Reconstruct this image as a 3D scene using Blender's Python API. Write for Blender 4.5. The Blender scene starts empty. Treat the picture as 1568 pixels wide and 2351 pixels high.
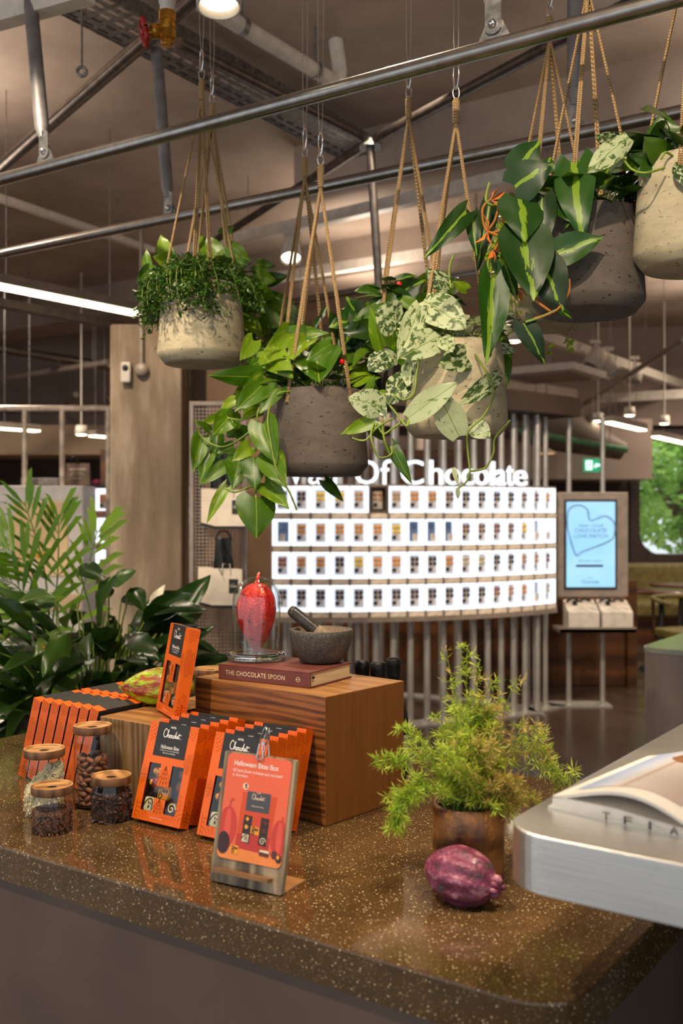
import bpy, bmesh, math, random
from mathutils import Vector, Matrix, Euler
random.seed(7)
R = random.uniform
PI = math.pi
sc = bpy.context.scene
COL = sc.collection
# ------------------------------------------------------------------ camera
EYE = 1.48
FPX = 2350.0
cam_d = bpy.data.cameras.new('camera')
cam_d.sensor_fit = 'VERTICAL'; cam_d.sensor_height = 36; cam_d.sensor_width = 24; cam_d.lens = 36
cam_d.clip_start = 0.05; cam_d.clip_end = 200
cam = bpy.data.objects.new('camera', cam_d); COL.objects.link(cam)
cam.location = (0, 0, EYE); cam.rotation_euler = (PI/2, 0, 0)
cam_d.dof.use_dof = True; cam_d.dof.focus_distance = 2.1; cam_d.dof.aperture_fstop = 4.2
sc.camera = cam
sc.view_settings.view_transform = 'Standard'; sc.view_settings.look = 'None'
sc.view_settings.exposure = 0.45; sc.view_settings.gamma = 1; sc.view_settings.use_curve_mapping = False
# ------------------------------------------------------------------ world: overcast daylight
w = bpy.data.worlds.new('world'); sc.world = w; w.use_nodes = True
bg = w.node_tree.nodes['Background']; bg.inputs[0].default_value = (0.86, 0.93, 1.0, 1); bg.inputs[1].default_value = .9
# ------------------------------------------------------------------ ceiling lamps and added fill lights
def aim(o, t):
    o.rotation_euler = (Vector(t)-o.location).to_track_quat('-Z', 'Y').to_euler()
def spot(loc, tgt, watts, deg=50, blend=.5, col=(1, .82, .60), rad=.03):
    l = bpy.data.lights.new('spot', 'SPOT'); l.energy = watts; l.spot_size = math.radians(deg); l.spot_blend = blend
    l.color = col; l.shadow_soft_size = rad
    o = bpy.data.objects.new('spot_light', l); COL.objects.link(o); o.location = loc; aim(o, tgt); return o
def area(loc, tgt, watts, sx, sy, col=(1, .8, .6)):
    l = bpy.data.lights.new('area', 'AREA'); l.energy = watts; l.shape = 'RECTANGLE'; l.size = sx; l.size_y = sy; l.color = col
    o = bpy.data.objects.new('fill_uplight', l); COL.objects.link(o); o.location = loc; aim(o, tgt); return o
spot((-1.0, 1.0, 3.4), (-.35, 1.85, .95), 170, 44)
spot((.7, 1.1, 3.4), (.2, 1.7, .95), 130, 44)
spot((-.15, .35, 3.45), (.45, 2.65, 1.85), 200, 34, .4)
spot((.3, .9, 3.4), (.2, 1.56, 1.08), 70, 15, .6)  # extra spot, added only to brighten the fern
spot((.0, 3.3, 3.5), (.12, 1.75, .95), 90, 46)
spot((-.75, 1.0, 3.4), (-.1, 2.75, 1.72), 130, 28, .35)
spot((.2, .3, 3.2), (.65, 2.4, 2.1), 30, 40)
spot((-1.3, 2.2, 3.4), (-.9, 3.7, 1.1), 190, 60)
spot((-1.4, 3.9, 3.4), (-.9, 5.5, 1.2), 130, 60)
spot((.4, 4.2, 3.5), (.5, 7.0, 1.2), 200, 60)
spot((2.2, 5.4, 3.5), (1.9, 7.8, 1.2), 120, 50)
for (x, y, wt) in ((-3.4, 4.2, 260), (3.4, 4.4, 260), (-3.0, 8.3, 300), (4.4, 10.3, 260), (.2, 11.2, 240)):
    spot((x, y, 3.62), (x, y+.01, 0), wt, 165, 1.0, (1, .84, .66), .12)
for (x, y, wt) in ((-2.2, 4.6, 20), (2.0, 3.4, 20), (.2, 7.5, 16), (-.4, 1.6, 9), (3.4, 9.0, 18)):
    area((x, y, 3.02), (x, y+.01, 4), wt, .3, 2.0, (1, .84, .68))  # added uplights that brighten the ceiling, no fittings behind them
sun_d = bpy.data.lights.new('sun', 'SUN'); sun_d.energy = 3.5; sun_d.angle = .02
sun = bpy.data.objects.new('sun', sun_d); COL.objects.link(sun); sun.location = (12, 22, 20); aim(sun, (5, 14, 0))
# ------------------------------------------------------------------ helpers
def P(px, py, d):
    return Vector(((px-784)/FPX*d, d, EYE-(py-1175.5)/FPX*d))
def onz(px, py, z):
    return P(px, py, (EYE-z)*FPX/(py-1175.5))
class MB:
    def __init__(s): s.v = []; s.f = []; s.m = []; s.s = []
    def add(s, vs, fs, mi=0, sm=False):
        n = len(s.v); s.v += [tuple(v) for v in vs]
        for f in fs: s.f.append([i+n for i in f]); s.m.append(mi); s.s.append(sm)
        return s
    def xf(s, M):
        s.v = [tuple(M @ Vector(v)) for v in s.v]; return s
    def join(s, o, M=None, mi=None):
        n = len(s.v)
        s.v += [tuple(M @ Vector(v)) if M else v for v in o.v]
        for f, m, sm in zip(o.f, o.m, o.s): s.f.append([i+n for i in f]); s.m.append(m if mi is None else mi); s.s.append(sm)
        return s
    def box(s, x0, x1, y0, y1, z0, z1, mi=0, b=0):
        if b > 0:
            bm = bmesh.new(); bmesh.ops.create_cube(bm, size=1)
            for v in bm.verts: v.co = Vector(((x0+x1)/2+v.co.x*(x1-x0), (y0+y1)/2+v.co.y*(y1-y0), (z0+z1)/2+v.co.z*(z1-z0)))
            bmesh.ops.bevel(bm, geom=bm.edges[:], offset=b, segments=2, affect='EDGES', profile=.5)
            bm.verts.index_update()
            s.add([v.co[:] for v in bm.verts], [[v.index for v in f.verts] for f in bm.faces], mi); bm.free(); return s
        vs = [(x, y, z) for x in (x0, x1) for y in (y0, y1) for z in (z0, z1)]
        return s.add(vs, [(0, 1, 3, 2), (4, 6, 7, 5), (0, 4, 5, 1), (2, 3, 7, 6), (0, 2, 6, 4), (1, 5, 7, 3)], mi)
    def tube(s, pts, r, n=8, mi=0, caps=True, sm=True):
        pts = [Vector(p) for p in pts]; k = len(pts)
        rs = r if isinstance(r, (list, tuple)) else [r]*k
        vs = []; up = None
        for i, p in enumerate(pts):
            t = (pts[min(i+1, k-1)]-pts[max(i-1, 0)])
            if t.length < 1e-9: t = Vector((0, 0, 1))
            t.normalize()
            if up is None:
                up = Vector((0, 0, 1)) if abs(t.z) < .9 else Vector((1, 0, 0))
            a = t.cross(up)
            if a.length < 1e-6: a = t.orthogonal()
            a.normalize(); up = a.cross(t).normalized()
            for j in range(n):
                q = 2*PI*j/n; vs.append(p+a*math.cos(q)*rs[i]+up*math.sin(q)*rs[i])
        fs = []
        for i in range(k-1):
            for j in range(n):
                j2 = (j+1) % n; fs.append((i*n+j, i*n+j2, (i+1)*n+j2, (i+1)*n+j))
        s.add(vs, fs, mi, sm)
        if caps:
            s.add(vs[:n], [list(range(n))[::-1]], mi); s.add(vs[-n:], [list(range(n))], mi)
        return s
    def lathe(s, prof, n=32, mi=0, c=(0, 0, 0), sm=True, close=False):
        vs = []; fs = []
        k = len(prof)
        for (r, z) in prof:
            for j in range(n):
                q = 2*PI*j/n; vs.append((c[0]+r*math.cos(q), c[1]+r*math.sin(q), c[2]+z))
        for i in range(k-1 if not close else k):
            i2 = (i+1) % k
            for j in range(n):
                j2 = (j+1) % n; fs.append((i*n+j, i*n+j2, i2*n+j2, i2*n+j))
        return s.add(vs, fs, mi, sm)
    def prism(s, out, z0, z1, mi=0, mis=None, bev=0):
        n = len(out)
        if bev:
            cx = sum(p[0] for p in out)/n; cy = sum(p[1] for p in out)/n
            ins = inset(out, bev)
            ring = [(out, z0), (out, z1-bev), ([((a[0]*.3+b[0]*.7), (a[1]*.3+b[1]*.7)) for a, b in zip(ins, out)], z1-bev*.3), (ins, z1)]
        else: ring = [(out, z0), (out, z1)]
        vs = []; fs = []
        for o, z in ring: vs += [(p[0], p[1], z) for p in o]
        for k in range(len(ring)-1):
            for i in range(n): j = (i+1) % n; fs.append((k*n+i, k*n+j, (k+1)*n+j, (k+1)*n+i))
        s.add(vs, fs, mi if mis is None else mis)
        s.add([(p[0], p[1], z0) for p in out], [list(range(n))[::-1]], mi)
        s.add([(p[0], p[1], z1) for p in ring[-1][0]], [list(range(n))], mi)
        return s
    def ball(s, c, r, n=12, m=8, mi=0):
        rx, ry, rz = r if isinstance(r, (tuple, list)) else (r, r, r)
        vs = [(c[0], c[1], c[2]-rz)]
        for i in range(1, m):
            t = PI*i/m-PI/2
            for j in range(n): q = 2*PI*j/n; vs.append((c[0]+rx*math.cos(t)*math.cos(q), c[1]+ry*math.cos(t)*math.sin(q), c[2]+rz*math.sin(t)))
        vs.append((c[0], c[1], c[2]+rz)); fs = []
        for j in range(n): fs.append((0, 1+(j+1) % n, 1+j))
        for i in range(m-2):
            for j in range(n): a = 1+i*n+j; b = 1+i*n+(j+1) % n; fs.append((a, b, b+n, a+n))
        L = len(vs)-1
        for j in range(n): fs.append((L, L-n+j, L-n+(j+1) % n))
        return s.add(vs, fs, mi, True)
    def mesh(s, name, mats):
        me = bpy.data.meshes.new(name); me.from_pydata(s.v, [], s.f)
        for m in (mats if isinstance(mats, (list, tuple)) else [mats]): me.materials.append(m)
        me.polygons.foreach_set('material_index', s.m); me.polygons.foreach_set('use_smooth', s.s)
        me.update(); return me
def inset(out, d):
    n = len(out); r = []
    A = sum(out[i][0]*out[(i+1) % n][1]-out[(i+1) % n][0]*out[i][1] for i in range(n))
    sg = 1 if A > 0 else -1
    for i in range(n):
        p0 = Vector(out[i-1][:2]); p = Vector(out[i][:2]); p1 = Vector(out[(i+1) % n][:2])
        e0 = (p-p0).normalized(); e1 = (p1-p).normalized()
        nn = Vector((-(e0.y+e1.y), e0.x+e1.x)); nn = nn.normalized() if nn.length > 1e-6 else Vector((-e0.y, e0.x))
        r.append(tuple(p+nn*d*sg))
    return r
def rrect(x0, x1, y0, y1, r, n=6):
    rs = r if isinstance(r, (tuple, list)) else (r,)*4
    out = []
    for (cx, cy, a, rr) in ((x1, y0, -PI/2, rs[0]), (x1, y1, 0, rs[1]), (x0, y1, PI/2, rs[2]), (x0, y0, PI, rs[3])):
        sx = -1 if cx == x1 else 1; sy = 1 if cy == y0 else -1
        for k in range(n+1):
            q = a+PI/2*k/n; out.append((cx+sx*rr+rr*math.cos(q), cy+sy*rr+rr*math.sin(q)))
    return out
def smooth(pts, n=6):
    pts = [Vector(p) for p in pts]; out = []
    for i in range(len(pts)-1):
        p0 = pts[max(i-1, 0)]; p1 = pts[i]; p2 = pts[i+1]; p3 = pts[min(i+2, len(pts)-1)]
        for k in range(n):
            t = k/n
            out.append(.5*((2*p1)+(p2-p0)*t+(2*p0-5*p1+4*p2-p3)*t*t+(3*p1-p0-3*p2+p3)*t**3))
    out.append(pts[-1]); return out
def props(o, label=None, cat=None, group=None, kind=None):
    if label: o['label'] = label
    if cat: o['category'] = cat
    if group: o['group'] = group
    if kind: o['kind'] = kind
    return o
def thing(name, label, cat, loc=(0, 0, 0), rz=0, group=None):
    o = bpy.data.objects.new(name, None); COL.objects.link(o); o.empty_display_size = .02
    o.location = loc; o.rotation_euler = (0, 0, rz)
    return props(o, label, cat, group)
def lk(name, me, parent=None, loc=None, rot=None, M=None, kind=None, label=None):
    o = bpy.data.objects.new(name, me); COL.objects.link(o)
    if parent: o.parent = parent
    if M is not None: o.matrix_basis = M
    if loc is not None: o.location = loc
    if rot is not None: o.rotation_euler = rot
    return props(o, label, None, None, kind)
def rootM(r):
    M = Matrix.Translation(r.location) @ r.rotation_euler.to_matrix().to_4x4()
    return (rootM(r.parent) @ M) if r.parent else M
def part(name, mb, mats, parent=None, world=False, kind=None, label=None):
    """one mesh object; world=True: the builder's coordinates are world ones"""
    if world and parent is not None: mb.xf(rootM(parent).inverted())
    return lk(name, mb.mesh(name, mats), parent, kind=kind, label=label)
def single(name, mb, mats, label, cat, loc=(0, 0, 0), rot=(0, 0, 0), group=None):
    o = lk(name, mb.mesh(name, mats), None, loc, rot); return props(o, label, cat, group)
def struct(name, mb, mats):
    return lk(name, mb.mesh(name, mats), None, kind='structure')
def dup(o, parent=None):
    c = o.copy(); COL.objects.link(c)
    if parent: c.parent = parent
    for ch in list(o.children): dup(ch, c)
    return c
# ------------------------------------------------------------------ materials
def lin(c):
    return tuple(((x/255)/12.92 if x <= 10 else (((x/255)+.055)/1.055)**2.4) for x in c)+(1,)
MATS = {}
class NT:
    def __init__(s, name):
        s.m = bpy.data.materials.new(name); s.m.use_nodes = True; s.t = s.m.node_tree; s.N = s.t.nodes; s.L = s.t.links
        s.b = s.N['Principled BSDF']; MATS[name] = s.m
    def n(s, ty, **k):
        x = s.N.new(ty)
        for a, v in k.items():
            if a.startswith('i_'):
                x.inputs[int(a[2:]) if a[2:].isdigit() else a[2:]].default_value = v
            else: setattr(x, a, v)
        return x
    def l(s, a, b): s.L.new(a, b)
    def coord(s, scale=(1, 1, 1), rot=(0, 0, 0), out='Object', loc=(0, 0, 0)):
        tc = s.n('ShaderNodeTexCoord'); mp = s.n('ShaderNodeMapping'); s.l(tc.outputs[out], mp.inputs[0])
        mp.inputs['Scale'].default_value = scale; mp.inputs['Rotation'].default_value = rot; mp.inputs['Location'].default_value = loc
        return mp.outputs[0]
    def noise(s, vec, scale=5, detail=3, rough=.5, dist=0):
        x = s.n('ShaderNodeTexNoise'); s.l(vec, x.inputs['Vector']); x.inputs['Scale'].default_value = scale
        x.inputs['Detail'].default_value = detail; x.inputs['Roughness'].default_value = rough; x.inputs['Distortion'].default_value = dist
        return x.outputs[0]
    def ramp(s, fac, stops, interp='LINEAR'):
        x = s.n('ShaderNodeValToRGB'); s.l(fac, x.inputs[0]); cr = x.color_ramp; cr.interpolation = interp
        while len(cr.elements) < len(stops): cr.elements.new(.5)
        for e, (p, c) in zip(cr.elements, stops): e.position = p; e.color = c if len(c) == 4 else lin(c)
        return x.outputs[0]
    def math(s, op, a, b=None):
        x = s.n('ShaderNodeMath', operation=op)
        for i, q in enumerate((a, b)):
            if q is None: continue
            if isinstance(q, (int, float)): x.inputs[i].default_value = q
            else: s.l(q, x.inputs[i])
        return x.outputs[0]
    def mix(s, f, a, b):
        x = s.n('ShaderNodeMix', data_type='RGBA')
        for i, q in ((0, f), (6, a), (7, b)):
            if isinstance(q, (int, float)): x.inputs[i].default_value = q
            elif isinstance(q, tuple): x.inputs[i].default_value = q if len(q) == 4 else lin(q)
            else: s.l(q, x.inputs[i])
        return x.outputs[2]
    def bump(s, h, st=.3, dist=.01):
        x = s.n('ShaderNodeBump'); s.l(h, x.inputs['Height']); x.inputs['Strength'].default_value = st; x.inputs['Distance'].default_value = dist
        s.l(x.outputs[0], s.b.inputs['Normal'])
    def col(s, c):
        if isinstance(c, tuple): s.b.inputs['Base Color'].default_value = c if len(c) == 4 else lin(c)
        else: s.l(c, s.b.inputs['Base Color'])
    def set(s, rough=.5, metal=0, trans=0, ior=1.45, spec=.5, coat=0):
        i = s.b.inputs
        i['Roughness'].default_value = rough; i['Metallic'].default_value = metal; i['Transmission Weight'].default_value = trans
        i['IOR'].default_value = ior; i['Specular IOR Level'].default_value = spec; i['Coat Weight'].default_value = coat; return s
def plain(name, c, rough=.5, metal=0, var=.12, vs=18, bump=0, bs=60, spec=.5):
    t = NT(name); v = t.coord()
    a = tuple(max(0, x*(1-var)) for x in c); b = tuple(min(255, x*(1+var)) for x in c)
    t.col(t.ramp(t.noise(v, vs, 4), [(.35, a), (.65, b)])); t.set(rough, metal, spec=spec)
    if bump: t.bump(t.noise(v, bs, 5), bump, .004)
    return t.m
def emit(name, c, strength):
    t = NT(name); t.col((0, 0, 0, 1)); t.b.inputs['Emission Color'].default_value = lin(c); t.b.inputs['Emission Strength'].default_value = strength; return t.m
def glass(name, c=(255, 255, 255), rough=0, thin=False):
    t = NT(name); t.col(c); t.set(rough, 0, 1, 1.45); return t.m
def wood(name, c0, c1, sc_=(1, 1, 1), d='Z', ring=14, rough=.42, dist=3, fine=9, lines=.5):
    """grain runs where sc_ is small; growth bands across axis d"""
    t = NT(name); v = t.coord(sc_)
    k = tuple(q*ring*.9 for q in sc_)
    g1 = t.noise(t.coord(k), 1.0, 5, .62, .8); g2 = t.noise(t.coord(tuple(q*ring*5 for q in sc_)), 1.0, 3, .6)
    wv = t.n('ShaderNodeTexWave', wave_type='BANDS', bands_direction=d, wave_profile='SIN'); t.l(v, wv.inputs[0])
    wv.inputs['Scale'].default_value = ring*.45; wv.inputs['Distortion'].default_value = dist*1.6; wv.inputs['Detail'].default_value = 3; wv.inputs['Detail Scale'].default_value = 1.2
    f = t.math('ADD', t.math('ADD', t.math('MULTIPLY', wv.outputs['Fac'], lines*.4), t.math('MULTIPLY', g1, .62)), t.math('MULTIPLY', g2, .3-lines*.12))
    t.col(t.ramp(f, [(.36, c0), (.66, c1), (.95, tuple(min(255, x*1.08) for x in c1))])); t.set(rough); t.bump(f, .12, .002); return t.m

def terrazzo(name, base0, base1, rough=.12):
    t = NT(name); v = t.coord()
    b = t.ramp(t.noise(v, 9, 5, .6), [(.3, base0), (.7, base1)])
    c = b
    for sc_, th, cc in ((170, .16, (206, 184, 142)), (330, .2, (160, 136, 102)), (95, .085, (214, 198, 166)), (200, .16, (52, 40, 30))):
        vo = t.n('ShaderNodeTexVoronoi'); t.l(v, vo.inputs['Vector']); vo.inputs['Scale'].default_value = sc_
        wn = t.n('ShaderNodeTexWhiteNoise'); t.l(vo.outputs['Position'], wn.inputs['Vector'])
        m1 = t.math('LESS_THAN', vo.outputs['Distance'], th*1.25)
        m2 = t.math('LESS_THAN', wn.outputs['Value'], .42)
        c = t.mix(t.math('MULTIPLY', m1, m2), c, cc)
    t.col(c); t.set(rough, spec=.5); return t.m
TERR = terrazzo('terrazzo', (66, 49, 29), (92, 68, 40), .07)
OAK_H = wood('oak_horizontal', (78, 42, 18), (150, 92, 44), (.07, 1, 1), 'Z', 52, .42, 8, 3, .6)
OAK_T = wood('oak_top', (124, 80, 40), (172, 122, 68), (.12, 1, 1), 'Y', 16, .4, 5, 4, .4)
OAK_V = wood('oak_vertical', (88, 62, 36), (150, 114, 72), (1, 1, .07), 'X', 46, .45, 6, 3, .5)
OAK_S = wood('oak_side', (122, 74, 32), (142, 90, 42), (1, 1, .07), 'Y', 20, .4, 4, 4, .2)
ACACIA = wood('acacia_lid', (132, 88, 46), (196, 148, 92), (.12, 1, 1), 'Y', 22, .4, 4, 4, .5)
ACACIA_R = wood('acacia_rim', (82, 54, 34), (128, 90, 58), (1, 1, .15), 'X', 30, .4, 3, 4, .5)
WALNUT = wood('walnut_pot', (66, 32, 12), (180, 122, 68), (.5, .5, 1), 'Z', 13, .3, 9, 5, .6)
GREYWOOD = wood('grey_oak_board', (76, 62, 48), (158, 138, 110), (1, 1, .22), 'X', 16, .5, 14, 4, .6)
PANEL = wood('wood_panel', (58, 32, 16), (110, 68, 34), (.15, .15, 1), 'Z', 3.5, .4, 5, 5, .5)
ORANGE = plain('orange_card', (228, 98, 12), .38, 0, .03, 4)
BLACKC = plain('black_card', (42, 40, 39), .5, 0, .05, 8)
DARKTRAY = plain('dark_tray', (30, 22, 20), .25)
FOIL = plain('bronze_foil', (150, 66, 14), .3, .75, .2, 60)
WHITE_INK = plain('white_ink', (236, 230, 222), .6, 0, .02)
BROWN_INK = plain('brown_ink', (40, 24, 20), .5, 0, .05)
STEEL = plain('steel_tube', (150, 146, 142), .3, 1, .05, 30)
CHROME = plain('chrome', (205, 205, 205), .14, 1, .04)
ZINC = plain('zinc_plate', (140, 138, 136), .42, .9, .18, 40)
WHITE_M = plain('white_metal', (206, 196, 184), .45, 0, .04)
GREY_M = plain('grey_metal', (150, 136, 126), .45, .2, .06)
BLACK_P = plain('black_plastic', (22, 21, 21), .5, 0, .1)
ROPE = None
def mk_rope():
    t = NT('jute_rope'); v = t.coord((1, 1, 1))
    f = t.noise(v, 260, 3); wv = t.n('ShaderNodeTexWave', wave_type='BANDS', bands_direction='DIAGONAL'); t.l(v, wv.inputs[0]); wv.inputs['Scale'].default_value = 90
    t.col(t.ramp(t.math('MULTIPLY', f, wv.outputs['Fac']), [(.05, (132, 100, 62)), (.5, (200, 168, 120))])); t.set(.85); t.bump(wv.outputs['Fac'], .8, .003); return t.m
ROPE = mk_rope()
def mk_pot(name, c0, c1, pits=.5):
    t = NT(name); v = t.coord((1, 1, 2.5)); n1 = t.noise(v, 12, 6, .6); n2 = t.noise(t.coord((1, 1, 3)), 70, 2)
    c = t.ramp(n1, [(.3, c0), (.7, c1)]); pit = t.ramp(n2, [(.28, (0, 0, 0, 1)), (.34, (1, 1, 1, 1))])
    t.col(t.mix(pit, tuple(x*.45 for x in c0), c)); t.set(.8); t.bump(pit, pits, .004); return t.m
POT_B = mk_pot('beige_pot', (150, 138, 110), (184, 172, 142), .35)
POT_D = mk_pot('charcoal_pot', (76, 66, 58), (94, 84, 76), .6)
SOIL = plain('soil', (44, 32, 22), .95, 0, .4, 80, .8)
def leafm(name, build, rough=.35, tl=.25):
    t = NT(name); c = build(t); t.col(c); t.set(rough)
    tr = t.n('ShaderNodeBsdfTranslucent'); t.l(c, tr.inputs[0]) if not isinstance(c, tuple) else None
    mx = t.n('ShaderNodeMixShader'); mx.inputs[0].default_value = tl
    out = t.N['Material Output']; t.l(t.b.outputs[0], mx.inputs[1]); t.l(tr.outputs[0], mx.inputs[2]); t.l(mx.outputs[0], out.inputs[0]); return t.m
def rnd(t):
    return t.n('ShaderNodeObjectInfo').outputs['Random']
def objvec(t, scale):
    v = t.coord(scale); add = t.n('ShaderNodeVectorMath', operation='ADD'); t.l(v, add.inputs[0])
    cb = t.n('ShaderNodeCombineXYZ'); r = t.math('MULTIPLY', rnd(t), 37.0); t.l(r, cb.inputs[0]); t.l(r, cb.inputs[1]); t.l(cb.outputs[0], add.inputs[1]); return add.outputs[0]
def absx(t):
    sp = t.n('ShaderNodeSeparateXYZ'); t.l(t.coord(), sp.inputs[0]); return t.math('ABSOLUTE', sp.outputs[0])
def b_pothos(t):
    g = t.ramp(rnd(t), [(0, (50, 86, 8)), (.5, (80, 116, 12)), (1, (118, 146, 24))])
    f = t.ramp(t.noise(objvec(t, (5, 2.0, 3)), 1.2, 4, .6, .4), [(.57, (0, 0, 0, 1)), (.72, (1, 1, 1, 1))])
    c = t.mix(t.math('MULTIPLY', f, t.math('POWER', rnd(t), .7)), g, (176, 184, 62))
    return t.mix(t.math('LESS_THAN', absx(t), .012), c, (130, 150, 50))
def b_silver(t):
    n = t.noise(objvec(t, (3, 3, 3)), 1.7, 5, .65, .6)
    r = t.n('ShaderNodeObjectInfo').outputs['Random']
    f = t.ramp(t.math('ADD', n, t.math('MULTIPLY', r, .16)), [(.51, (0, 0, 0, 1)), (.57, (1, 1, 1, 1))])
    c = t.mix(f, t.ramp(r, [(0, (40, 62, 24)), (1, (92, 116, 48))]), (176, 186, 144))
    return t.mix(t.math('LESS_THAN', absx(t), .014), c, (120, 140, 74))
def b_brasil(t):
    n = t.noise(objvec(t, (8, 2, 2)), 1.5, 3)
    e = t.math('ADD', t.math('MULTIPLY', n, .30), t.math('MULTIPLY', rnd(t), .05))
    f = t.math('LESS_THAN', absx(t), t.math('SUBTRACT', e, .125))
    return t.mix(f, t.ramp(rnd(t), [(0, (18, 42, 8)), (1, (38, 78, 14))]), (118, 148, 30))
def b_green(t): return t.ramp(rnd(t), [(0, (28, 52, 8)), (.5, (48, 80, 12)), (1, (80, 110, 20))])
def b_small(t):
    return t.ramp(t.noise(t.coord(), 40, 2), [(.3, (30, 56, 10)), (.7, (74, 116, 26))])
L_POTHOS = leafm('pothos_leaf', b_pothos); L_SILVER = leafm('satin_leaf', b_silver, .5); L_BRASIL = leafm('striped_leaf', b_brasil, .42)
L_GREEN = leafm('green_leaf', b_green, .3); L_SMALL = leafm('creeper_leaf', b_small, .35)
def b_fern(t): return t.ramp(t.noise(t.coord(), 30, 2), [(.3, (136, 172, 34)), (.7, (204, 212, 82))])
def b_dry(t): return t.ramp(t.noise(t.coord(), 30, 2), [(.3, (170, 140, 60)), (.7, (206, 186, 104))])
L_FERN = leafm('fern_needle', b_fern, .5, .3); L_DRY = leafm('dry_needle', b_dry, .6, .3)
VINE = plain('vine', (110, 128, 44), .5); VINE_D = plain('dry_vine', (150, 92, 26), .6)
GLASS = glass('clear_glass'); CLEARFILM = None
def thin_glass(name, tint=(.97, .98, .97, 1), k=1.1, rough=.02):
    t = NT(name); out = t.N['Material Output']; t.N.remove(t.b)
    tr = t.n('ShaderNodeBsdfTransparent'); tr.inputs[0].default_value = tint
    gl = t.n('ShaderNodeBsdfGlossy'); gl.inputs['Roughness'].default_value = rough
    lw = t.n('ShaderNodeLayerWeight'); lw.inputs[0].default_value = .5
    f = t.math('MINIMUM', t.math('MULTIPLY', t.math('ADD', t.math('MULTIPLY', t.math('POWER', lw.outputs['Facing'], 4.0), .8), .045), k), 1.0)
    mx = t.n('ShaderNodeMixShader'); t.l(f, mx.inputs[0]); t.l(tr.outputs[0], mx.inputs[1]); t.l(gl.outputs[0], mx.inputs[2]); t.l(mx.outputs[0], out.inputs[0]); return t.m
GLASS = thin_glass('clear_glass')
FILM = thin_glass('clear_film', (.9, .9, .9, 1), 1.6, .08)
# ================================================================== room shell
CONC = NT('ceiling_concrete'); _v = CONC.coord((1, 1, 1))
CONC.col(CONC.ramp(CONC.noise(_v, 1.3, 6, .6), [(.3, (140, 122, 110)), (.7, (178, 160, 146))])); CONC.set(.85); CONC.bump(CONC.noise(_v, 14, 4), .2, .01); CONC = CONC.m
FLOORM = NT('polished_floor'); _v = FLOORM.coord()
FLOORM.col(FLOORM.ramp(FLOORM.noise(_v, 2.2, 6, .6), [(.3, (62, 49, 42)), (.7, (82, 67, 58))])); FLOORM.set(.22); FLOORM = FLOORM.m
COLM = NT('column_concrete'); _v = COLM.coord((4, 4, .7)); _n = COLM.noise(_v, 1.3, 6, .6)
COLM.col(COLM.ramp(_n, [(.25, (94, 80, 66)), (.5, (132, 114, 94)), (.72, (190, 172, 150))])); COLM.set(.85); COLM.bump(COLM.noise(COLM.coord(), 30, 5), .35, .006); COLM = COLM.m
DARKWALL = plain('dark_brown_wall', (64, 50, 44), .7, 0, .1, 3)
MAUVE = plain('mauve_plaster', (150, 132, 122), .8, 0, .05, 2)
CREAM = plain('cream_plaster', (204, 176, 146), .8, 0, .04, 2)
TAUPE = plain('taupe_laminate', (92, 74, 64), .55, 0, .06, 5, .1, 500)
Z_C = 3.7
struct('floor', MB().box(-5.6, 5.9, 1.9, 13, -.1, 0).box(-1.5, 5.9, -4, 1.9, -.1, 0), FLOORM)
struct('floor_reflector', MB().box(-9, -1.5, -7, 1.9, -.1, 0), plain('pale_bounce_floor', (206, 202, 196), .5, 0, .05, 3))  # unseen pale floor, added to give the steel table a bright reflection
struct('ceiling', MB().box(-5.6, 5.9, -4, 13, Z_C, Z_C+.15), CONC)
struct('wall_left', MB().box(-5.75, -5.6, 2.5, 13, 0, Z_C), MAUVE)
struct('wall_right', MB().box(5.9, 6.05, -4, 13, 0, Z_C), MAUVE)
# back wall with the rounded window opening on the right
WX0, WX1, WZ0, WZ1, WY = 3.60, 5.75, .97, 2.36, 12.4
hole = rrect(WX0, WX1, WZ0, WZ1, .26, 8)
mb = MB(); bo = [(1.9, 0), (5.9, 0), (5.9, Z_C), (1.9, Z_C)]
def frame_face(outer, inner, y0, y1, mi=0):
    """rectangle with a rounded hole, extruded in y"""
    cx = sum(p[0] for p in inner)/len(inner); cz = sum(p[1] for p in inner)/len(inner)
    x0 = min(p[0] for p in outer); x1 = max(p[0] for p in outer); z0 = min(p[1] for p in outer); z1 = max(p[1] for p in outer)
    o2 = []
    for (x, z) in inner:
        dx, dz = x-cx, z-cz; k = 1e9
        if dx > 1e-6: k = min(k, (x1-cx)/dx)
        if dx < -1e-6: k = min(k, (x0-cx)/dx)
        if dz > 1e-6: k = min(k, (z1-cz)/dz)
        if dz < -1e-6: k = min(k, (z0-cz)/dz)
        o2.append((cx+dx*k, cz+dz*k))
    n = len(inner); m = MB()
    for c_ in ((x0, z0), (x1, z0), (x1, z1), (x0, z1)):
        b_ = min(range(n), key=lambda i: (o2[i][0]-c_[0])**2+(o2[i][1]-c_[1])**2); o2[b_] = c_
    vs = [(x, y0, z) for x, z in inner]+[(x, y0, z) for x, z in o2]+[(x, y1, z) for x, z in inner]+[(x, y1, z) for x, z in o2]
    fs = []
    for i in range(n):
        j = (i+1) % n
        fs += [(i, j, n+j, n+i), (2*n+i, 3*n+i, 3*n+j, 2*n+j), (i, 2*n+i, 2*n+j, j), (n+i, n+j, 3*n+j, 3*n+i)]
    m.add(vs, fs, mi)
    return m
wb = MB().box(-5.6, 1.9, WY, WY+.2, 0, Z_C)
wb.join(frame_face(bo, hole, WY, WY+.2)); 
for (x, z) in ((1.9, 0),): pass
wb.box(1.9, 2.0, WY+.01, WY+.19, 0, Z_C); wb.box(5.8, 5.9, WY+.01, WY+.19, 0, Z_C)
struct('wall_back', wb, DARKWALL)
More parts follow.
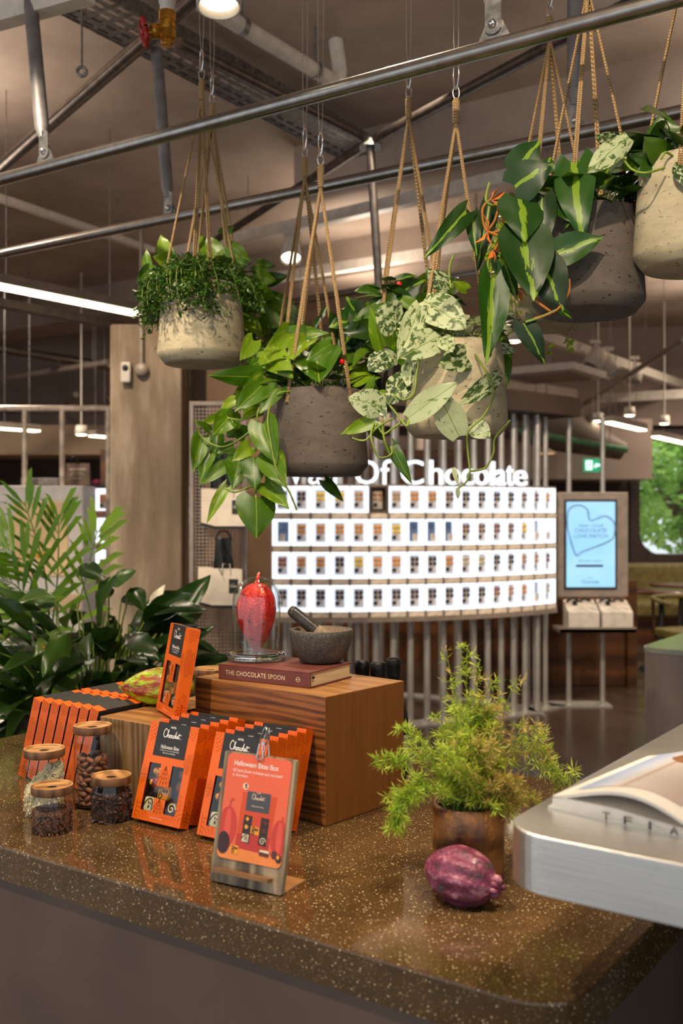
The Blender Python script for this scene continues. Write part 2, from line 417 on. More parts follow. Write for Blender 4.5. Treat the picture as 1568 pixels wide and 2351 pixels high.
win = MB().join(frame_face([(WX0-.12, WZ0-.12), (WX1+.1, WZ0-.12), (WX1+.1, WZ1+.12), (WX0-.12, WZ1+.12)], hole, WY-.05, WY))
wo = struct('window_1', win, plain('window_frame', (58, 44, 40), .5))
pg = MB().prism(inset(hole, -.01), 0, .012); pg.xf(Matrix.Translation((0, WY+.1, 0)) @ Matrix.Rotation(PI/2, 4, 'X'))
part('pane', pg, GLASS, wo)
struct('trim_1', MB().box(.9, 3.4, 11.2, 12.4, 1.84, 2.5), MAUVE)
struct('trim_7', MB().box(-5.6, 5.9, 12.28, 12.4, 2.52, Z_C), MAUVE)
struct('trim_2', MB().box(-5.6, -1.9, 11.4, 12.4, 2.12, 2.45), CREAM)
# downstand beams across the ceiling
BU = Vector((-.818, .575, 0)); BV = Vector((.575, .818, 0)); ANG = math.atan2(-.575, .818)
def oriented(c, sx, sy, sz, rz=ANG):
    return MB().box(-sx/2, sx/2, -sy/2, sy/2, -sz/2, sz/2).xf(Matrix.Translation(c) @ Matrix.Rotation(rz, 4, 'Z'))
struct('trim_3', oriented((1.9, 5.0, 3.55), 5, .5, .3), CONC)
struct('trim_4', oriented((-1.2, 9.5, 3.55), 7, .5, .3), CONC)
struct('trim_5', oriented((2.6, 3.2, 3.6), 4, .06, .2), CONC)
# column, its beam and fittings
cm = MB().box(-1.245, -.857, 5.5, 5.78, 0, 2.49, 0, .012)
single('concrete_column', cm, COLM, 'tall rough concrete column behind the leafy plants', 'column')
a = onz(-40, 694, 2.5); b = onz(430, 783, 2.5); b2 = a+(b-a)*1.3
def bar(p0, p1, w_, h_):
    d = p1-p0; L = d.length; m = MB().box(-w_/2, w_/2, 0, L, -h_/2, h_/2)
    y = d.normalized(); x = y.cross(Vector((0, 0, 1))).normalized(); z = x.cross(y)
    M = Matrix((x, y, z)).transposed().to_4x4(); M.translation = p0; return m.xf(M)
struct('trim_6', bar(a-(b-a)*.6+Vector((0, 0, .012)), b2+Vector((0, 0, .012)), .06, .04), plain('dark_beam', (70, 60, 54), .6))
struct('wall_middle', MB().box(-.83, 1.0, 5.86, 5.98, 0, 2.6).box(-.83, -.80, 5.84, 5.86, 0, 2.6), plain('brown_wall_panel', (120, 92, 66), .6, 0, .1, 3)) if False else None
struct('wall_middle', MB().box(-.852, -.40, 5.79, 5.9, 0, 2.55), plain('brown_wall_panel', (116, 88, 62), .6, 0, .1, 3))
# sensor + conduit on the column
t = thing('motion_sensor', 'small white sensor with dark eye on the concrete column', 'sensor', P(292, 857, 5.5))
m = MB().box(-.026, .026, -.045, 0, -.055, .055, 0, .008); part('body', m, WHITE_M, t)
part('eye', MB().ball((0, -.042, .022), (.018, .012, .018)), BLACK_P, t)
t = thing('conduit', 'grey conduit pipe ending in a round junction box on the column', 'pipe', P(327, 850, 5.5))
part('pipe', MB().tube([(0, -.02, .02), (0, -.02, .75)], .011), GREY_M, t)
part('junction_box', MB().lathe([(0, -.04), (.032, -.04), (.036, -.03), (.036, 0)], 20).xf(Matrix.Rotation(PI/2, 4, 'X') @ Matrix.Scale(-1, 4, (0, 0, 1))), GREY_M, t)
# ------------------------------------------------------------------ overhead frame: two long tubes
STRUT = plain('strut_grey', (128, 124, 124), .55, .5, .08, 20)
K1, K2 = 9280, 12118
def tubept(k, px, z): 
    d = k/(px+2840); return Vector(((px-784)/FPX*d, d, z))
ZT = 2.54
def y_at(z, d): return 1175.5-(z-EYE)*FPX/d
for nm, k, lab in (('near', K1, 'brushed steel ceiling tube crossing nearest in front of the hanging pots'), ('far', K2, 'brushed steel ceiling tube crossing behind the hanging pots')):
    p0 = tubept(k, -250, ZT+(.0 if nm == 'near' else .015)); p1 = tubept(k, 1900, ZT+(.0 if nm == 'near' else .015))
    t = thing('steel_tube', lab, 'tube', p0, 0, None)
    part('tube', MB().tube([p0, p1], .0195, 20), STEEL, t, True)
    for px, tx, ty, td in (((105, 70, 0, 3.3), (1135, 1133, -60, 2.42)) if nm == 'near' else ((390, 358, 90, 3.86), (1322, 1320, -90, 2.96))):
        q = tubept(k, px, ZT)
        d = (p1-p0).normalized()
        br = MB(); pl = [(-.04, .016), (.04, .016), (.018, .062), (.0, .074), (-.018, .062)]
        br.prism(pl, -.003, .003); M = Matrix((d, Vector((0, 0, 1)), d.cross(Vector((0, 0, 1))))).transposed().to_4x4(); M.translation = q
        part('bracket', br.xf(M), ZINC, t, True)
        bl = MB().lathe([(0, -.013), (.008, -.013), (.011, -.008), (.011, .014), (.006, .02), (0, .02)], 6).xf(M @ Matrix.Translation((0, .05, 0)))
        part('bolt', bl, CHROME, t, True)
        top = P(tx, ty, td); s0 = q+Vector((0, 0, .045))+d.cross(Vector((0, 0, 1)))*.006
        dv = (top-s0).normalized(); s1 = s0+dv*((3.22-s0.z)/dv.z)
        sm_ = MB().tube([s0, s0+dv*.045], .021, 12).xf(Matrix.Identity(4))
        st = MB().tube([s0+dv*.05, s0+dv*.09, s1], [.012, .0225, .0225], 14)
        part('strut', st, STRUT, t, True)
        fl = MB().prism(rrect(-.02, .02, -.035, .05, .018, 4), .004, .009).xf(M @ Matrix.Translation((0, .062, 0)))
        part('strut_end', fl, ZINC, t, True)
DARKSTEEL = plain('dark_steel', (104, 96, 92), .35, .9, .12, 20)
def long_tube(name, lab, cat, a_, b_, z, r, mat, ext0=0, ext1=0, group=None):
    p = onz(*a_, z); q = onz(*b_, z); d = q-p; p2 = p-d*ext0; q2 = q+d*ext1
    if name not in ('chrome_tube', 'truss_rail'): return single(name, MB().tube([p2, q2], r, 14), mat, lab, cat, group=group)
    t = thing(name, lab, cat, p2, 0, group); part('tube', MB().tube([p2, q2], r, 14), mat, t, True)
    for k in (.12, .88):
        c = p2.lerp(q2, k); part('hanger_rod', MB().tube([c, Vector((c.x, c.y, Z_C))], .004, 5), ZINC, t, True)
    return t
ZD = 3.22
long_tube('truss_tube', 'dark steel diagonal tube at upper left, running up to the brass valve', 'tube', (0, 385), (430, 10), ZD, .029, DARKSTEEL, .5, .3)
long_tube('truss_tube', 'steel tube running down from behind the brass valve to the central joint', 'tube', (410, 100), (850, 325), ZD, .024, DARKSTEEL, .0, .0)
long_tube('truss_tube', 'steel diagonal tube rising right from the central joint', 'tube', (850, 325), (1310, 80), ZD, .024, DARKSTEEL, 0, .4)
long_tube('truss_tube', 'steel diagonal tube falling left from the central joint', 'tube', (850, 325), (545, 520), ZD, .022, DARKSTEEL, 0, .3)
long_tube('truss_tube', 'steel strut hanging straight below the central joint', 'tube', (850, 330), (880, 640), ZD, .02, DARKSTEEL) if False else None
jc = onz(850, 325, ZD)
t = thing('truss_joint', 'steel plate joint where the three ceiling diagonals meet', 'joint', jc)
part('plate', MB().prism(rrect(-.05, .05, -.05, .05, .02, 4), -.03, .0), ZINC, t)
part('drop_strut', MB().tube([(0, 0, -.03), (.05, .1, -.75)], .02, 12), DARKSTEEL, t)
part('bolt', MB().lathe([(0, -.045), (.012, -.045), (.012, -.03)], 6), CHROME, t)
# white pipe with elbow, perforated tray, tracks
p0 = onz(470, 10, 3.5); p1 = onz(770, 190, 3.5)
t = thing('white_pipe', 'pale painted pipe under the ceiling ending in an elbow, top centre', 'pipe', p0)
part('pipe', MB().tube(smooth([p0-(p1-p0)*.4, p0, p0+(p1-p0)*.9, p1, p1+Vector((.02, .0, .05)), p1+Vector((.0, .0, .2))], 6), .035, 14), WHITE_M, t, True)
d_ = (p1-p0).normalized()
for k in (.25, .82):
    q = p0+(p1-p0)*k
    part('pipe_clip', MB().tube([q-d_*.012, q+d_*.012], .042, 14).tube([q+Vector((0, 0, .03)), q+Vector((0, 0, .2))], .006, 6), ZINC, t, True)
# perforated cable tray: slotted plate built as a real grid of slots
p0 = onz(150, -10, 3.55); p1 = onz(965, 430, 3.55)
L = (p1-p0).length; W_ = .26
tr = MB(); nx = 5; ny = 34
sx = W_/nx; sy = L/ny
for i in range(nx):
    for j in range(ny):
        x0 = -W_/2+i*sx; y0 = j*sy; o_ = (sy*.5 if i % 2 else 0)
        a0, a1, b0, b1 = x0+sx*.32, x0+sx*.68, y0+sy*.18, y0+sy*.82
        tr.add([(x0, y0, 0), (x0+sx, y0, 0), (x0+sx, y0+sy, 0), (x0, y0+sy, 0), (a0, b0, 0), (a1, b0, 0), (a1, b1, 0), (a0, b1, 0)],
               [(0, 1, 5, 4), (1, 2, 6, 5), (2, 3, 7, 6), (3, 0, 4, 7)])
y_ = (p1-p0).normalized(); x_ = y_.cross(Vector((0, 0, 1))).normalized(); Mt = Matrix((x_, y_, Vector((0, 0, 1)))).transposed().to_4x4(); Mt.translation = p0
t = thing('cable_tray', 'perforated steel cable tray under the ceiling, upper left', 'cable tray', p0)
part('tray_floor', tr.xf(Mt), ZINC, t, True)
part('side_rail', MB().box(-W_/2-.004, -W_/2, 0, L, -.005, .06).xf(Mt), ZINC, t, True)
part('side_rail', MB().box(W_/2, W_/2+.004, 0, L, -.005, .06).xf(Mt), ZINC, t, True)
for k in (.15, .5, .85):
    part('hanger_rod', MB().tube([p0+y_*L*k+x_*W_*.5, p0+y_*L*k+x_*W_*.5+Vector((0, 0, Z_C-3.55))], .006, 6), ZINC, t, True)
def track(lab, a_, b_, z, w_=.045, h_=.035, mat=None, e0=.3, e1=.3, rods=(.2, .8)):
    p = onz(*a_, z); q = onz(*b_, z); d = q-p; p2 = p-d*e0; q2 = q+d*e1
    t = thing('lighting_track', lab, 'track', p2)
    part('rail', bar(p2, q2, w_, h_), mat or WHITE_M, t, True)
    for k in rods:
        c = p2+(q2-p2)*k; part('suspension_wire', MB().tube([c, Vector((c.x, c.y, Z_C))], .003, 5), ZINC, t, True)
    return t
track('thick white lighting track in the top left corner', (0, 32), (155, -12), 3.12, .06, .08)
track('thin white lighting track running down left above the glowing strip', (0, 455), (350, 575), 3.35, .05, .04, None, .3, 0)
track('white lighting track carrying the lit cone spotlight', (530, 552), (1230, 392), 3.3, .07, .07, None, .25, .35)
track('white lighting track below and behind the lit cone spotlight', (620, 640), (1050, 572), 3.3, .07, .07, None, .2, .4)
track('white lighting track with three drum spotlights at right', (1310, 795), (1568, 885), 3.0, .09, .09, None, .45, .2)
track('pale lighting track crossing under the duct at right', (1160, 880), (1380, 915), 2.9, .12, .1, None, .2, .0)
track('pale lighting track running right from under the duct', (1380, 915), (1568, 905), 2.78, .1, .1, None, 0, .3)
long_tube('chrome_tube', 'thin shiny tube crossing behind the middle pots', 'tube', (700, 688), (1080, 622), 3.0, .03, STEEL, .2, .2)
long_tube('chrome_tube', 'shiny tube under the ceiling left of the column', 'tube', (0, 800), (250, 842), 3.0, .045, STEEL, .3, .05)
for i, (a_, b_, z, lab) in enumerate((((0, 870), (250, 832), 2.9, 'pale truss rail rising right under the shiny tube'), ((0, 938), (255, 948), 2.7, 'pale horizontal rail above the white poles'),
        ((95, 985), (175, 905), 2.7, 'short pale diagonal above the left glowing strip'), ((180, 988), (255, 915), 2.7, 'short pale diagonal beside the column'), ((95, 997), (245, 990), 2.62, 'thin pale rail above the cream bulkhead'),
        ((1230, 1000), (1568, 780), 2.8, 'thin diagonal rod across the right background'))):
    long_tube('truss_rail', lab, 'rail', a_, b_, z, .03 if i < 5 else .025, GREY_M, .1, .0)
# glowing linear lamps
LED = emit('led_glow', (255, 236, 196), 7)
def led(lab, a_, b_, z, w_=.05, e0=0):
    p = onz(*a_, z); q = onz(*b_, z); p = p-(q-p)*e0
    t = thing('linear_lamp', lab, 'lamp', p)
    part('housing', bar(p+Vector((0, 0, .03)), q+Vector((0, 0, .03)), w_*1.25, .05), GREY_M, t, True)
    part('diffuser', bar(p, q, w_, .012), LED, t, True)
    for k in (.2, .8):
        c = p+(q-p)*k; part('suspension_wire', MB().tube([c+Vector((0, 0, .05)), Vector((c.x, c.y, Z_C))], .003, 5), ZINC, t, True)
led('long glowing linear lamp beneath the ceiling at left', (0, 658), (322, 722), 2.66, .1, .2)
led('glowing linear lamp just over the cream bulkhead at far left', (0, 984), (86, 990), 2.2, .09, .1)
led('short glowing linear lamp next to the column', (212, 1001), (247, 1004), 2.2, .09)
led('glowing linear lamp above the window, left of two', (1396, 970), (1475, 988), 2.2, .07)
led('glowing linear lamp above the window, right of two', (1505, 1003), (1590, 1022), 2.15, .07)
GLOW = emit('lamp_glow', (255, 240, 206), 9)
def spotlamp(lab, p, dr, r=.05, L=.16, on=True, up=None, cone=False, grp=None):
    """can lamp: body axis along dr, hung by a short stem from above"""
    d = Vector(dr).normalized(); t = thing('spotlight', lab, 'lamp', p, 0, grp)
    M = d.to_track_quat('Z', 'Y').to_matrix().to_4x4()
    r0 = r*.55 if cone else r
    part('body', MB().lathe([(0, -L/2), (r0*.9, -L/2), (r0, -L/2+.01), (r, L/2), (r*.9, L/2), (r*.84, L/2-.02), (0, L/2-.02)], 24).xf(M), WHITE_M, t)
    part('lens', MB().lathe([(0, L/2-.017), (r*.83, L/2-.017)], 24).xf(M), GLOW if on else ZINC, t)
    h = (up or .08)
    part('stem', MB().tube([(0, 0, 0), (0, 0, h)], .012, 8).box(-.05, .05, -.02, .02, h, h+.03), WHITE_M, t)
    return t
p = P(668, 565, 6.5); spotlamp('lit white cone spotlight hanging over the middle pots', p, (.02, -.45, -.9), .069, .21, True, .07, True)
p = P(502, -28, 2.45); spotlamp('lit white spotlight high over the carabiner of the left beige pot', p, (.03, -.12, -1), .054, .1, True, Z_C-.03-p.z)
for i, (px, py, dr) in enumerate(((1366, 826, (-.5, -.3, -.8)), (1396, 840, (.5, -.3, -.8)), (1455, 858, (-.2, -.3, -.9)))):
    d = (9.5, 9.9, 10.7)[i]; spotlamp(('leftmost of three drum spotlights on the right-hand track', 'middle of three drum spotlights on the right-hand track', 'rightmost of three drum spotlights on the right-hand track')[i], P(px, py, d), dr, .085, .2, False, .15, False, 'drum spotlights on the right track')
for px, py, d, lab in ((187, 997, 9.5, 'small lit ceiling lamp beside the column, left background'), (1445, 953, 10.2, 'small round lit ceiling lamp over the window'), (1373, 966, 10.5, 'tiny lit ceiling lamp left of the glowing strips'), (1180, 783, 8.0, 'lit lamp showing just under the beige rear pot'), (1525, 972, 10.8, 'small lit lamp between the two glowing strips')):
    c = P(px, py, d); t = thing('ceiling_lamp', lab, 'lamp', c)
    part('housing', MB().lathe([(0, .08), (.05, .08), (.06, .0), (.055, -.005)], 20), WHITE_M, t)
    part('lens', MB().lathe([(0, -.012), (.035, -.01), (.052, 0)], 20), GLOW, t)
    part('suspension_rod', MB().tube([(0, 0, .08), (0, 0, Z_C-c.z)], .006, 6), WHITE_M, t)
# ------------------------------------------------------------------ brass valve with red wheel
BRASS = plain('brass', (176, 128, 48), .36, .95, .15, 40, .05); REDW = plain('red_paint', (150, 10, 16), .45, 0, .06)
vd = 2.75; vc = P(384, 62, vd); u = vd/FPX
t = thing('gate_valve', 'brass pipe valve with red hand wheel hanging under the ceiling', 'valve', vc)
part('pipe', MB().lathe([(17*u, 22*u), (17*u, 52*u), (20*u, 54*u), (20*u, 75*u), (17*u, 76*u), (17*u, Z_C-vc.z)], 20), WHITE_M, t)
bd = MB().lathe([(20*u, 34*u), (20*u, 12*u)], 8, sm=False).lathe([(0, 34*u), (20*u, 34*u)], 8).lathe([(18*u, 14*u), (19*u, 10*u), (21*u, 2*u), (19*u, -8*u)], 20).lathe([(20*u, -8*u), (20*u, -28*u), (15*u, -32*u), (15*u, -40*u), (13*u, -43*u), (0, -43*u)], 8, sm=False)
part('valve_body', bd, BRASS, t)
sd = Vector((-.93, -.3, -.22)).normalized(); Ms = sd.to_track_quat('Z', 'Y').to_matrix().to_4x4()
part('bonnet', MB().lathe([(15*u, 0), (15*u, 22*u), (18*u, 26*u), (16*u, 38*u), (8*u, 42*u), (6*u, 54*u), (0, 54*u)], 14).xf(Matrix.Translation((0, 0, -8*u)) @ Ms), BRASS, t)
whl = MB(); Mw = Matrix.Translation(Vector((0, 0, -8*u))+sd*54*u) @ Ms
ring = [(28*u*(1+.10*math.cos(8*q))*math.cos(q), 28*u*(1+.10*math.cos(8*q))*math.sin(q), 0) for q in [2*PI*i/48 for i in range(49)]]
whl.tube(ring, 5*u, 8, caps=False); whl.lathe([(0, 6*u), (9*u, 5*u), (9*u, -5*u), (0, -5*u)], 14)
for k in range(5):
    q = 2*PI*k/5; whl.tube([(6*u*math.cos(q), 6*u*math.sin(q), 0), (26*u*math.cos(q), 26*u*math.sin(q), 0)], 3.6*u, 6)
part('hand_wheel', whl.xf(Mw), REDW, t, label='red scalloped hand wheel')
# eye bolt with rod upper left
c = P(188, 165, 3.6); t = thing('eye_bolt', 'small eye bolt on a thin rod, upper left ceiling', 'bolt', c)
part('ring', MB().tube([(.016*math.cos(q), 0, .016*math.sin(q)) for q in [2*PI*i/16 for i in range(17)]], .006, 6, caps=False), ZINC, t)
part('rod', MB().tube([(0, 0, .02), (0, 0, Z_C-c.z)], .004, 5), ZINC, t)
# duct, green pipe, ceiling cassette in right background
DUCT = plain('duct_grey', (118, 104, 92), .6, .2, .1, 3)
t = thing('air_duct', 'big round taupe duct sloping behind the poles at right', 'duct', P(1330, 990, 11))
part('duct', MB().tube([P(1080, 930, 10.6), P(1290, 985, 10.6), P(1430, 1035, 10.6)], [.24, .24, .1], 20), DUCT, t, True)
t = thing('green_pipe', 'thin green pipe running under the duct', 'pipe', P(1300, 1012, 10.4))
part('pipe', MB().tube([P(1190, 990, 10.2), P(1440, 1033, 10.2)], .03, 10), plain('green_paint', (86, 140, 104), .5), t, True)
for px_, py_ in ((1230, 997), (1400, 1027)):
    c = P(px_, py_, 10.2); part('hanger_rod', MB().tube([c, Vector((c.x, c.y, Z_C))], .005, 5), ZINC, t, True)
t = thing('ceiling_cassette', 'square white ceiling air unit at right behind the hanging pots', 'air conditioner', P(1260, 865, 9))
part('body', oriented(P(1262, 858, 9.0), .75, .75, .06), WHITE_M, t, True); part('grille', oriented(P(1262, 858, 9.0)-Vector((0, 0, .035)), .55, .55, .02), MAUVE, t, True)
part('hanger_rod', MB().tube([P(1262, 858, 9.0), Vector((P(1262, 858, 9).x, 9, Z_C))], .01, 6), ZINC, t, True)
t = thing('pendant_lamp', 'small flat pendant lamp seen between poles at right', 'lamp', P(1255, 1042, 10))
part('shade', MB().lathe([(.0, .05), (.03, .045), (.09, .01), (.085, 0)], 20), CREAM, t); part('lens', MB().lathe([(0, .004), (.08, .004)], 20), emit('soft_glow', (255, 214, 160), 1.6), t)
part('stem', MB().tube([(0, 0, .05), (0, 0, Z_C-t.location.z)], .008, 6), GREY_M, t)
# ================================================================== text helpers
def text_mesh(body, size=1.0, depth=0, mats=None, align='CENTER', bold=0, shear=0, spacing=1.0):
    cu = bpy.data.curves.new('text', 'FONT'); cu.body = body; cu.size = size; cu.align_x = align; cu.extrude = depth; cu.offset = bold; cu.shear = shear
    cu.space_character = spacing; cu.resolution_u = 3; cu.fill_mode = 'FRONT' if depth == 0 else 'BOTH'
    o = bpy.data.objects.new('text', cu); COL.objects.link(o)
    dg = bpy.context.evaluated_depsgraph_get(); dg.update(); me = bpy.data.meshes.new_from_object(o.evaluated_get(dg))
    bpy.data.objects.remove(o); bpy.data.curves.remove(cu)
    m = MB(); m.add([v.co[:] for v in me.vertices], [list(p.vertices) for p in me.polygons]); bpy.data.meshes.remove(me); return m
XZ = Matrix.Rotation(PI/2, 4, 'X')          # text plane (x, y) -> (x, z), facing -Y
def fit(m, x0, x1, z0, z1=None):
    xs = [v[0] for v in m.v]; ys = [v[1] for v in m.v]; sx = (x1-x0)/(max(xs)-min(xs)); sz = sx if z1 is None else (z1-z0)/(max(ys)-min(ys))
    m.v = [(x0+(v[0]-min(xs))*sx, z0+(v[1]-min(ys))*sz, v[2]) for v in m.v]; return m
def ribbon(m, pts, w_, z=0, mi=0):
    pts = [Vector((p[0], p[1], 0)) for p in pts]; vs = []
    for i, p in enumerate(pts):
        t = pts[min(i+1, len(pts)-1)]-pts[max(i-1, 0)]; t = t.normalized() if t.length else Vector((1, 0, 0)); n = Vector((-t.y, t.x, 0))*w_/2
        vs += [(p.x+n.x, p.y+n.y, z), (p.x-n.x, p.y-n.y, z)]
    m.add(vs, [(2*i, 2*i+1, 2*i+3, 2*i+2) for i in range(len(pts)-1)], mi); return m
def script_logo(width=1.0):
    """handwritten 'Chocolat.' drawn as pen strokes with 'HOTEL' above; about 1 wide, baseline at 0"""
    m = MB(); S = lambda pts, w_=.035: ribbon(m, [(p.x, p.y) for p in smooth([(a, b, 0) for a, b in pts], 5)], w_)
    S([(.17, .33), (.14, .39), (.07, .39), (.01, .28), (.0, .15), (.06, .05), (.14, .04), (.2, .08)])
    S([(.2, .08), (.27, .3), (.27, .37), (.24, .3), (.23, .04)]); S([(.23, .06), (.28, .16), (.32, .15), (.32, .05), (.36, .05)])
    S([(.43, .15), (.38, .13), (.38, .05), (.43, .04), (.46, .1), (.43, .15), (.49, .14)])
    S([(.56, .14), (.51, .14), (.5, .06), (.55, .04), (.59, .08)])
    S([(.65, .15), (.6, .13), (.6, .05), (.65, .04), (.68, .1), (.65, .15)])
    S([(.69, .1), (.75, .34), (.73, .2), (.73, .06), (.76, .05)])
    S([(.85, .14), (.79, .13), (.78, .06), (.83, .05), (.86, .15), (.86, .06), (.9, .06)])
    S([(.93, .26), (.92, .1), (.95, .05), (.99, .06)]); S([(.86, .2), (.93, .215), (1.06, .2)])
    S([(1.05, .04), (1.07, .05)], .045)
    tm = text_mesh('HOTEL', .12, 0, None, 'LEFT', .004, 0, 1.15); fit(tm, .36, .68, .44, .53); m.join(tm)
    m.v = [((v[0]-.53)*width, v[1]*width, v[2]) for v in m.v]; return m
# ================================================================== the curved lit chocolate wall
CX, CY, RR = -.13, 9.37, 2.47
DTH = .132/RR
def arc(th, r=RR, z=0): return Vector((CX+r*math.sin(th), CY-r*math.cos(th), z))
def arcM(th, r, z):
    M = Matrix.Rotation(th, 4, 'Z'); M.translation = arc(th, r, z); return M
LIT = emit('backlit_acrylic', (240, 246, 255), 1.35)
LITB = emit('backlit_back', (226, 236, 255), .95)
STRIP = plain('label_strip', (222, 206, 188), .6)
NICHE = plain('dark_niche', (92, 78, 70), .7)
STEELP = plain('steel_pole', (190, 186, 182), .36, .6, .05, 8)
wall = thing('display_wall', 'curved wall of glowing compartments under the lit lettering', 'display', (CX, CY, 0))
rows = [(1.655, 0), (1.432, 1), (1.209, 2), (.986, 3)]
CW, CH = .126, .180
fr = MB()
def cell_frame(lit=True):
    m = MB(); x0, x1 = -CW/2, CW/2; z1, z0 = 0, -CH; b = .013
    # front frame facing -Y with a bevelled window, side returns and a back plate
    i0, i1, j0, j1 = x0+b, x1-b, z0+b, z1-b
    m.add([(x0, 0, z0), (x1, 0, z0), (x1, 0, z1), (x0, 0, z1), (i0, .004, j0), (i1, .004, j0), (i1, .004, j1), (i0, .004, j1)], [(0, 1, 5, 4), (1, 2, 6, 5), (2, 3, 7, 6), (3, 0, 4, 7)])
    m.add([(i0, .004, j0), (i1, .004, j0), (i1, .004, j1), (i0, .004, j1), (i0, .09, j0), (i1, .09, j0), (i1, .09, j1), (i0, .09, j1)], [(0, 1, 5, 4), (1, 2, 6, 5), (2, 3, 7, 6), (3, 0, 4, 7), (4, 5, 6, 7)], 1)
    m.add([(x0, 0, z0), (x1, 0, z0), (x1, 0, z1), (x0, 0, z1), (x0, .1, z0), (x1, .1, z0), (x1, .1, z1), (x0, .1, z1)], [(0, 4, 5, 1), (1, 5, 6, 2), (2, 6, 7, 3), (3, 7, 4, 0)], 2)
    return m
me_lit = cell_frame().mesh('compartment', [LIT, LITB, GREY_M]); me_dark = cell_frame().mesh('compartment', [NICHE, NICHE, GREY_M])
me_strip = MB().box(-.056, .056, -.012, .08, -.038, -.004).mesh('label_strip', STRIP)
me_tab = MB().box(-.0045, .0045, -.014, .08, -.041, .0).mesh('divider', GREY_M)
NC = 22; TH1 = .77-DTH/2
def orange(c, name):
    return plain(name, c, .5, 0, .1, 60)
CH_COL = {'orange': orange((214, 138, 44), 'caramel_choc'), 'yellow': orange((236, 190, 40), 'yellow_choc'), 'tan': orange((190, 140, 96), 'tan_choc'), 'brown': orange((120, 76, 50), 'milk_choc'),
          'dark': orange((58, 40, 36), 'dark_choc'), 'red': orange((150, 78, 54), 'red_choc'), 'cream': orange((196, 178, 140), 'cream_choc')}
POUCH = plain('clear_pouch', (206, 200, 196), .4); PACKW = plain('pack_label', (206, 196, 188), .5)
EMPTYB = plain('blue_grey_card', (92, 104, 124), .6)
def pack_mesh(kind):
    """sachet: pillow pouch + six sweets + label"""
    p = MB(); out = []
    vs = []; fs = []
    nx, nz = 4, 6
    for j in range(nz+1):
        for i in range(nx+1):
            a_ = i/nx*2-1; b_ = j/nz*2-1; vs.append((a_*.027, -.009*(1-a_*a_)*(1-b_*b_)-.001, (b_+1)*.052))
    for j in range(nz):
        for i in range(nx): q = j*(nx+1)+i; fs.append((q, q+1, q+nx+2, q+nx+1))
    p.add(vs, fs, 0, True); n = len(vs); p.add([(v[0], .001, v[2]) for v in vs], [f[::-1] for f in fs], 0, True)
    s = MB()
    for r_ in range(2):
        for c_ in range(2): s.ball(((-.5+c_)*.0275, -.012, .058+r_*.027), (.0118, .006, .0118), 10, 6)
    l = MB().box(-.024, -.004, -.0125, -.009, .014, .034)
    return p, s, l
P_ME = {}
for k in CH_COL:
    p, s, l = pack_mesh(k); P_ME[k] = (p.mesh('pouch', PACKW), s.mesh('sweets', CH_COL[k]), l.mesh('label', BLACK_P))
nothing_me = MB().box(-.037, .037, .03, .034, 0, .135).mesh('backing_card', EMPTYB)
stub = MB().prism(rrect(-.016, .016, 0, .055, (.0, .012, .012, .0), 4), 0, .012).xf(Matrix.Rotation(PI/2, 4, 'X')).mesh('card_stub', STRIP)
def kinds(row):
    s = {0: 'dark dark dark yellow yellow tan NICHE tan orange orange brown dark dark dark dark brown brown orange'.split(),
         1: 'EMPTY EMPTY orange orange orange orange orange yellow EMPTY EMPTY EMPTY brown brown brown brown yellow EMPTY EMPTY'.split(),
         2: 'red red orange orange dark yellow orange orange dark dark orange cream cream dark dark tan tan brown'.split(),
         3: 'dark dark dark dark dark dark dark dark dark dark dark dark dark red tan orange EMPTY cream'.split()}[row]
    return ['tan']*(NC-len(s))+s
COLN = {'orange': 'caramel coloured', 'yellow': 'yellow', 'tan': 'tan', 'brown': 'milk brown', 'dark': 'dark', 'red': 'reddish', 'cream': 'cream'}
ORD = 'first second third fourth fifth sixth seventh eighth ninth tenth eleventh twelfth thirteenth fourteenth fifteenth sixteenth seventeenth eighteenth nineteenth twentieth twenty-first twenty-second'.split()
RN = ('top', 'second', 'third', 'bottom')
for z, ri in rows:
    kk = kinds(ri)
    for c in range(NC):
        th = TH1-(NC-1-c)*DTH; kd = kk[c]
        M = Matrix.Translation((-CX, -CY, 0)) @ arcM(th, RR, z)
        lk('compartment', me_dark if kd == 'NICHE' else me_lit, wall, M=M)
        lk('label_strip', me_strip, wall, M=M @ Matrix.Translation((0, 0, -CH)))
        lk('divider', me_tab, wall, M=Matrix.Translation((-CX, -CY, 0)) @ arcM(th-DTH/2, RR, z) @ Matrix.Translation((0, 0, -CH)))
        Mp = arcM(th, RR-.03, z-CH+.026) @ Matrix.Diagonal((1.2, 1.2, 1.2, 1))
        if kd == 'EMPTY':
            lk('backing_card', nothing_me, wall, M=M @ Matrix.Translation((0, .045, -CH+.026))); lk('card_stub', stub, wall, M=M @ Matrix.Translation((0, .03, -CH+.026)))
            continue
        kd = 'tan' if kd == 'NICHE' else kd
        t = bpy.data.objects.new('sweet_pack', None); COL.objects.link(t); t.matrix_basis = Mp @ Matrix.Translation((0, .012, 0))
        props(t, f'{COLN[kd]} sweet pack in the {RN[ri]} row, {ORD[NC-1-c]} from right', 'sweets', 'sweet packs on the glowing wall')
        for nm, me in zip(('pouch', 'sweets', 'label'), P_ME[kd]): lk(nm, me, t)
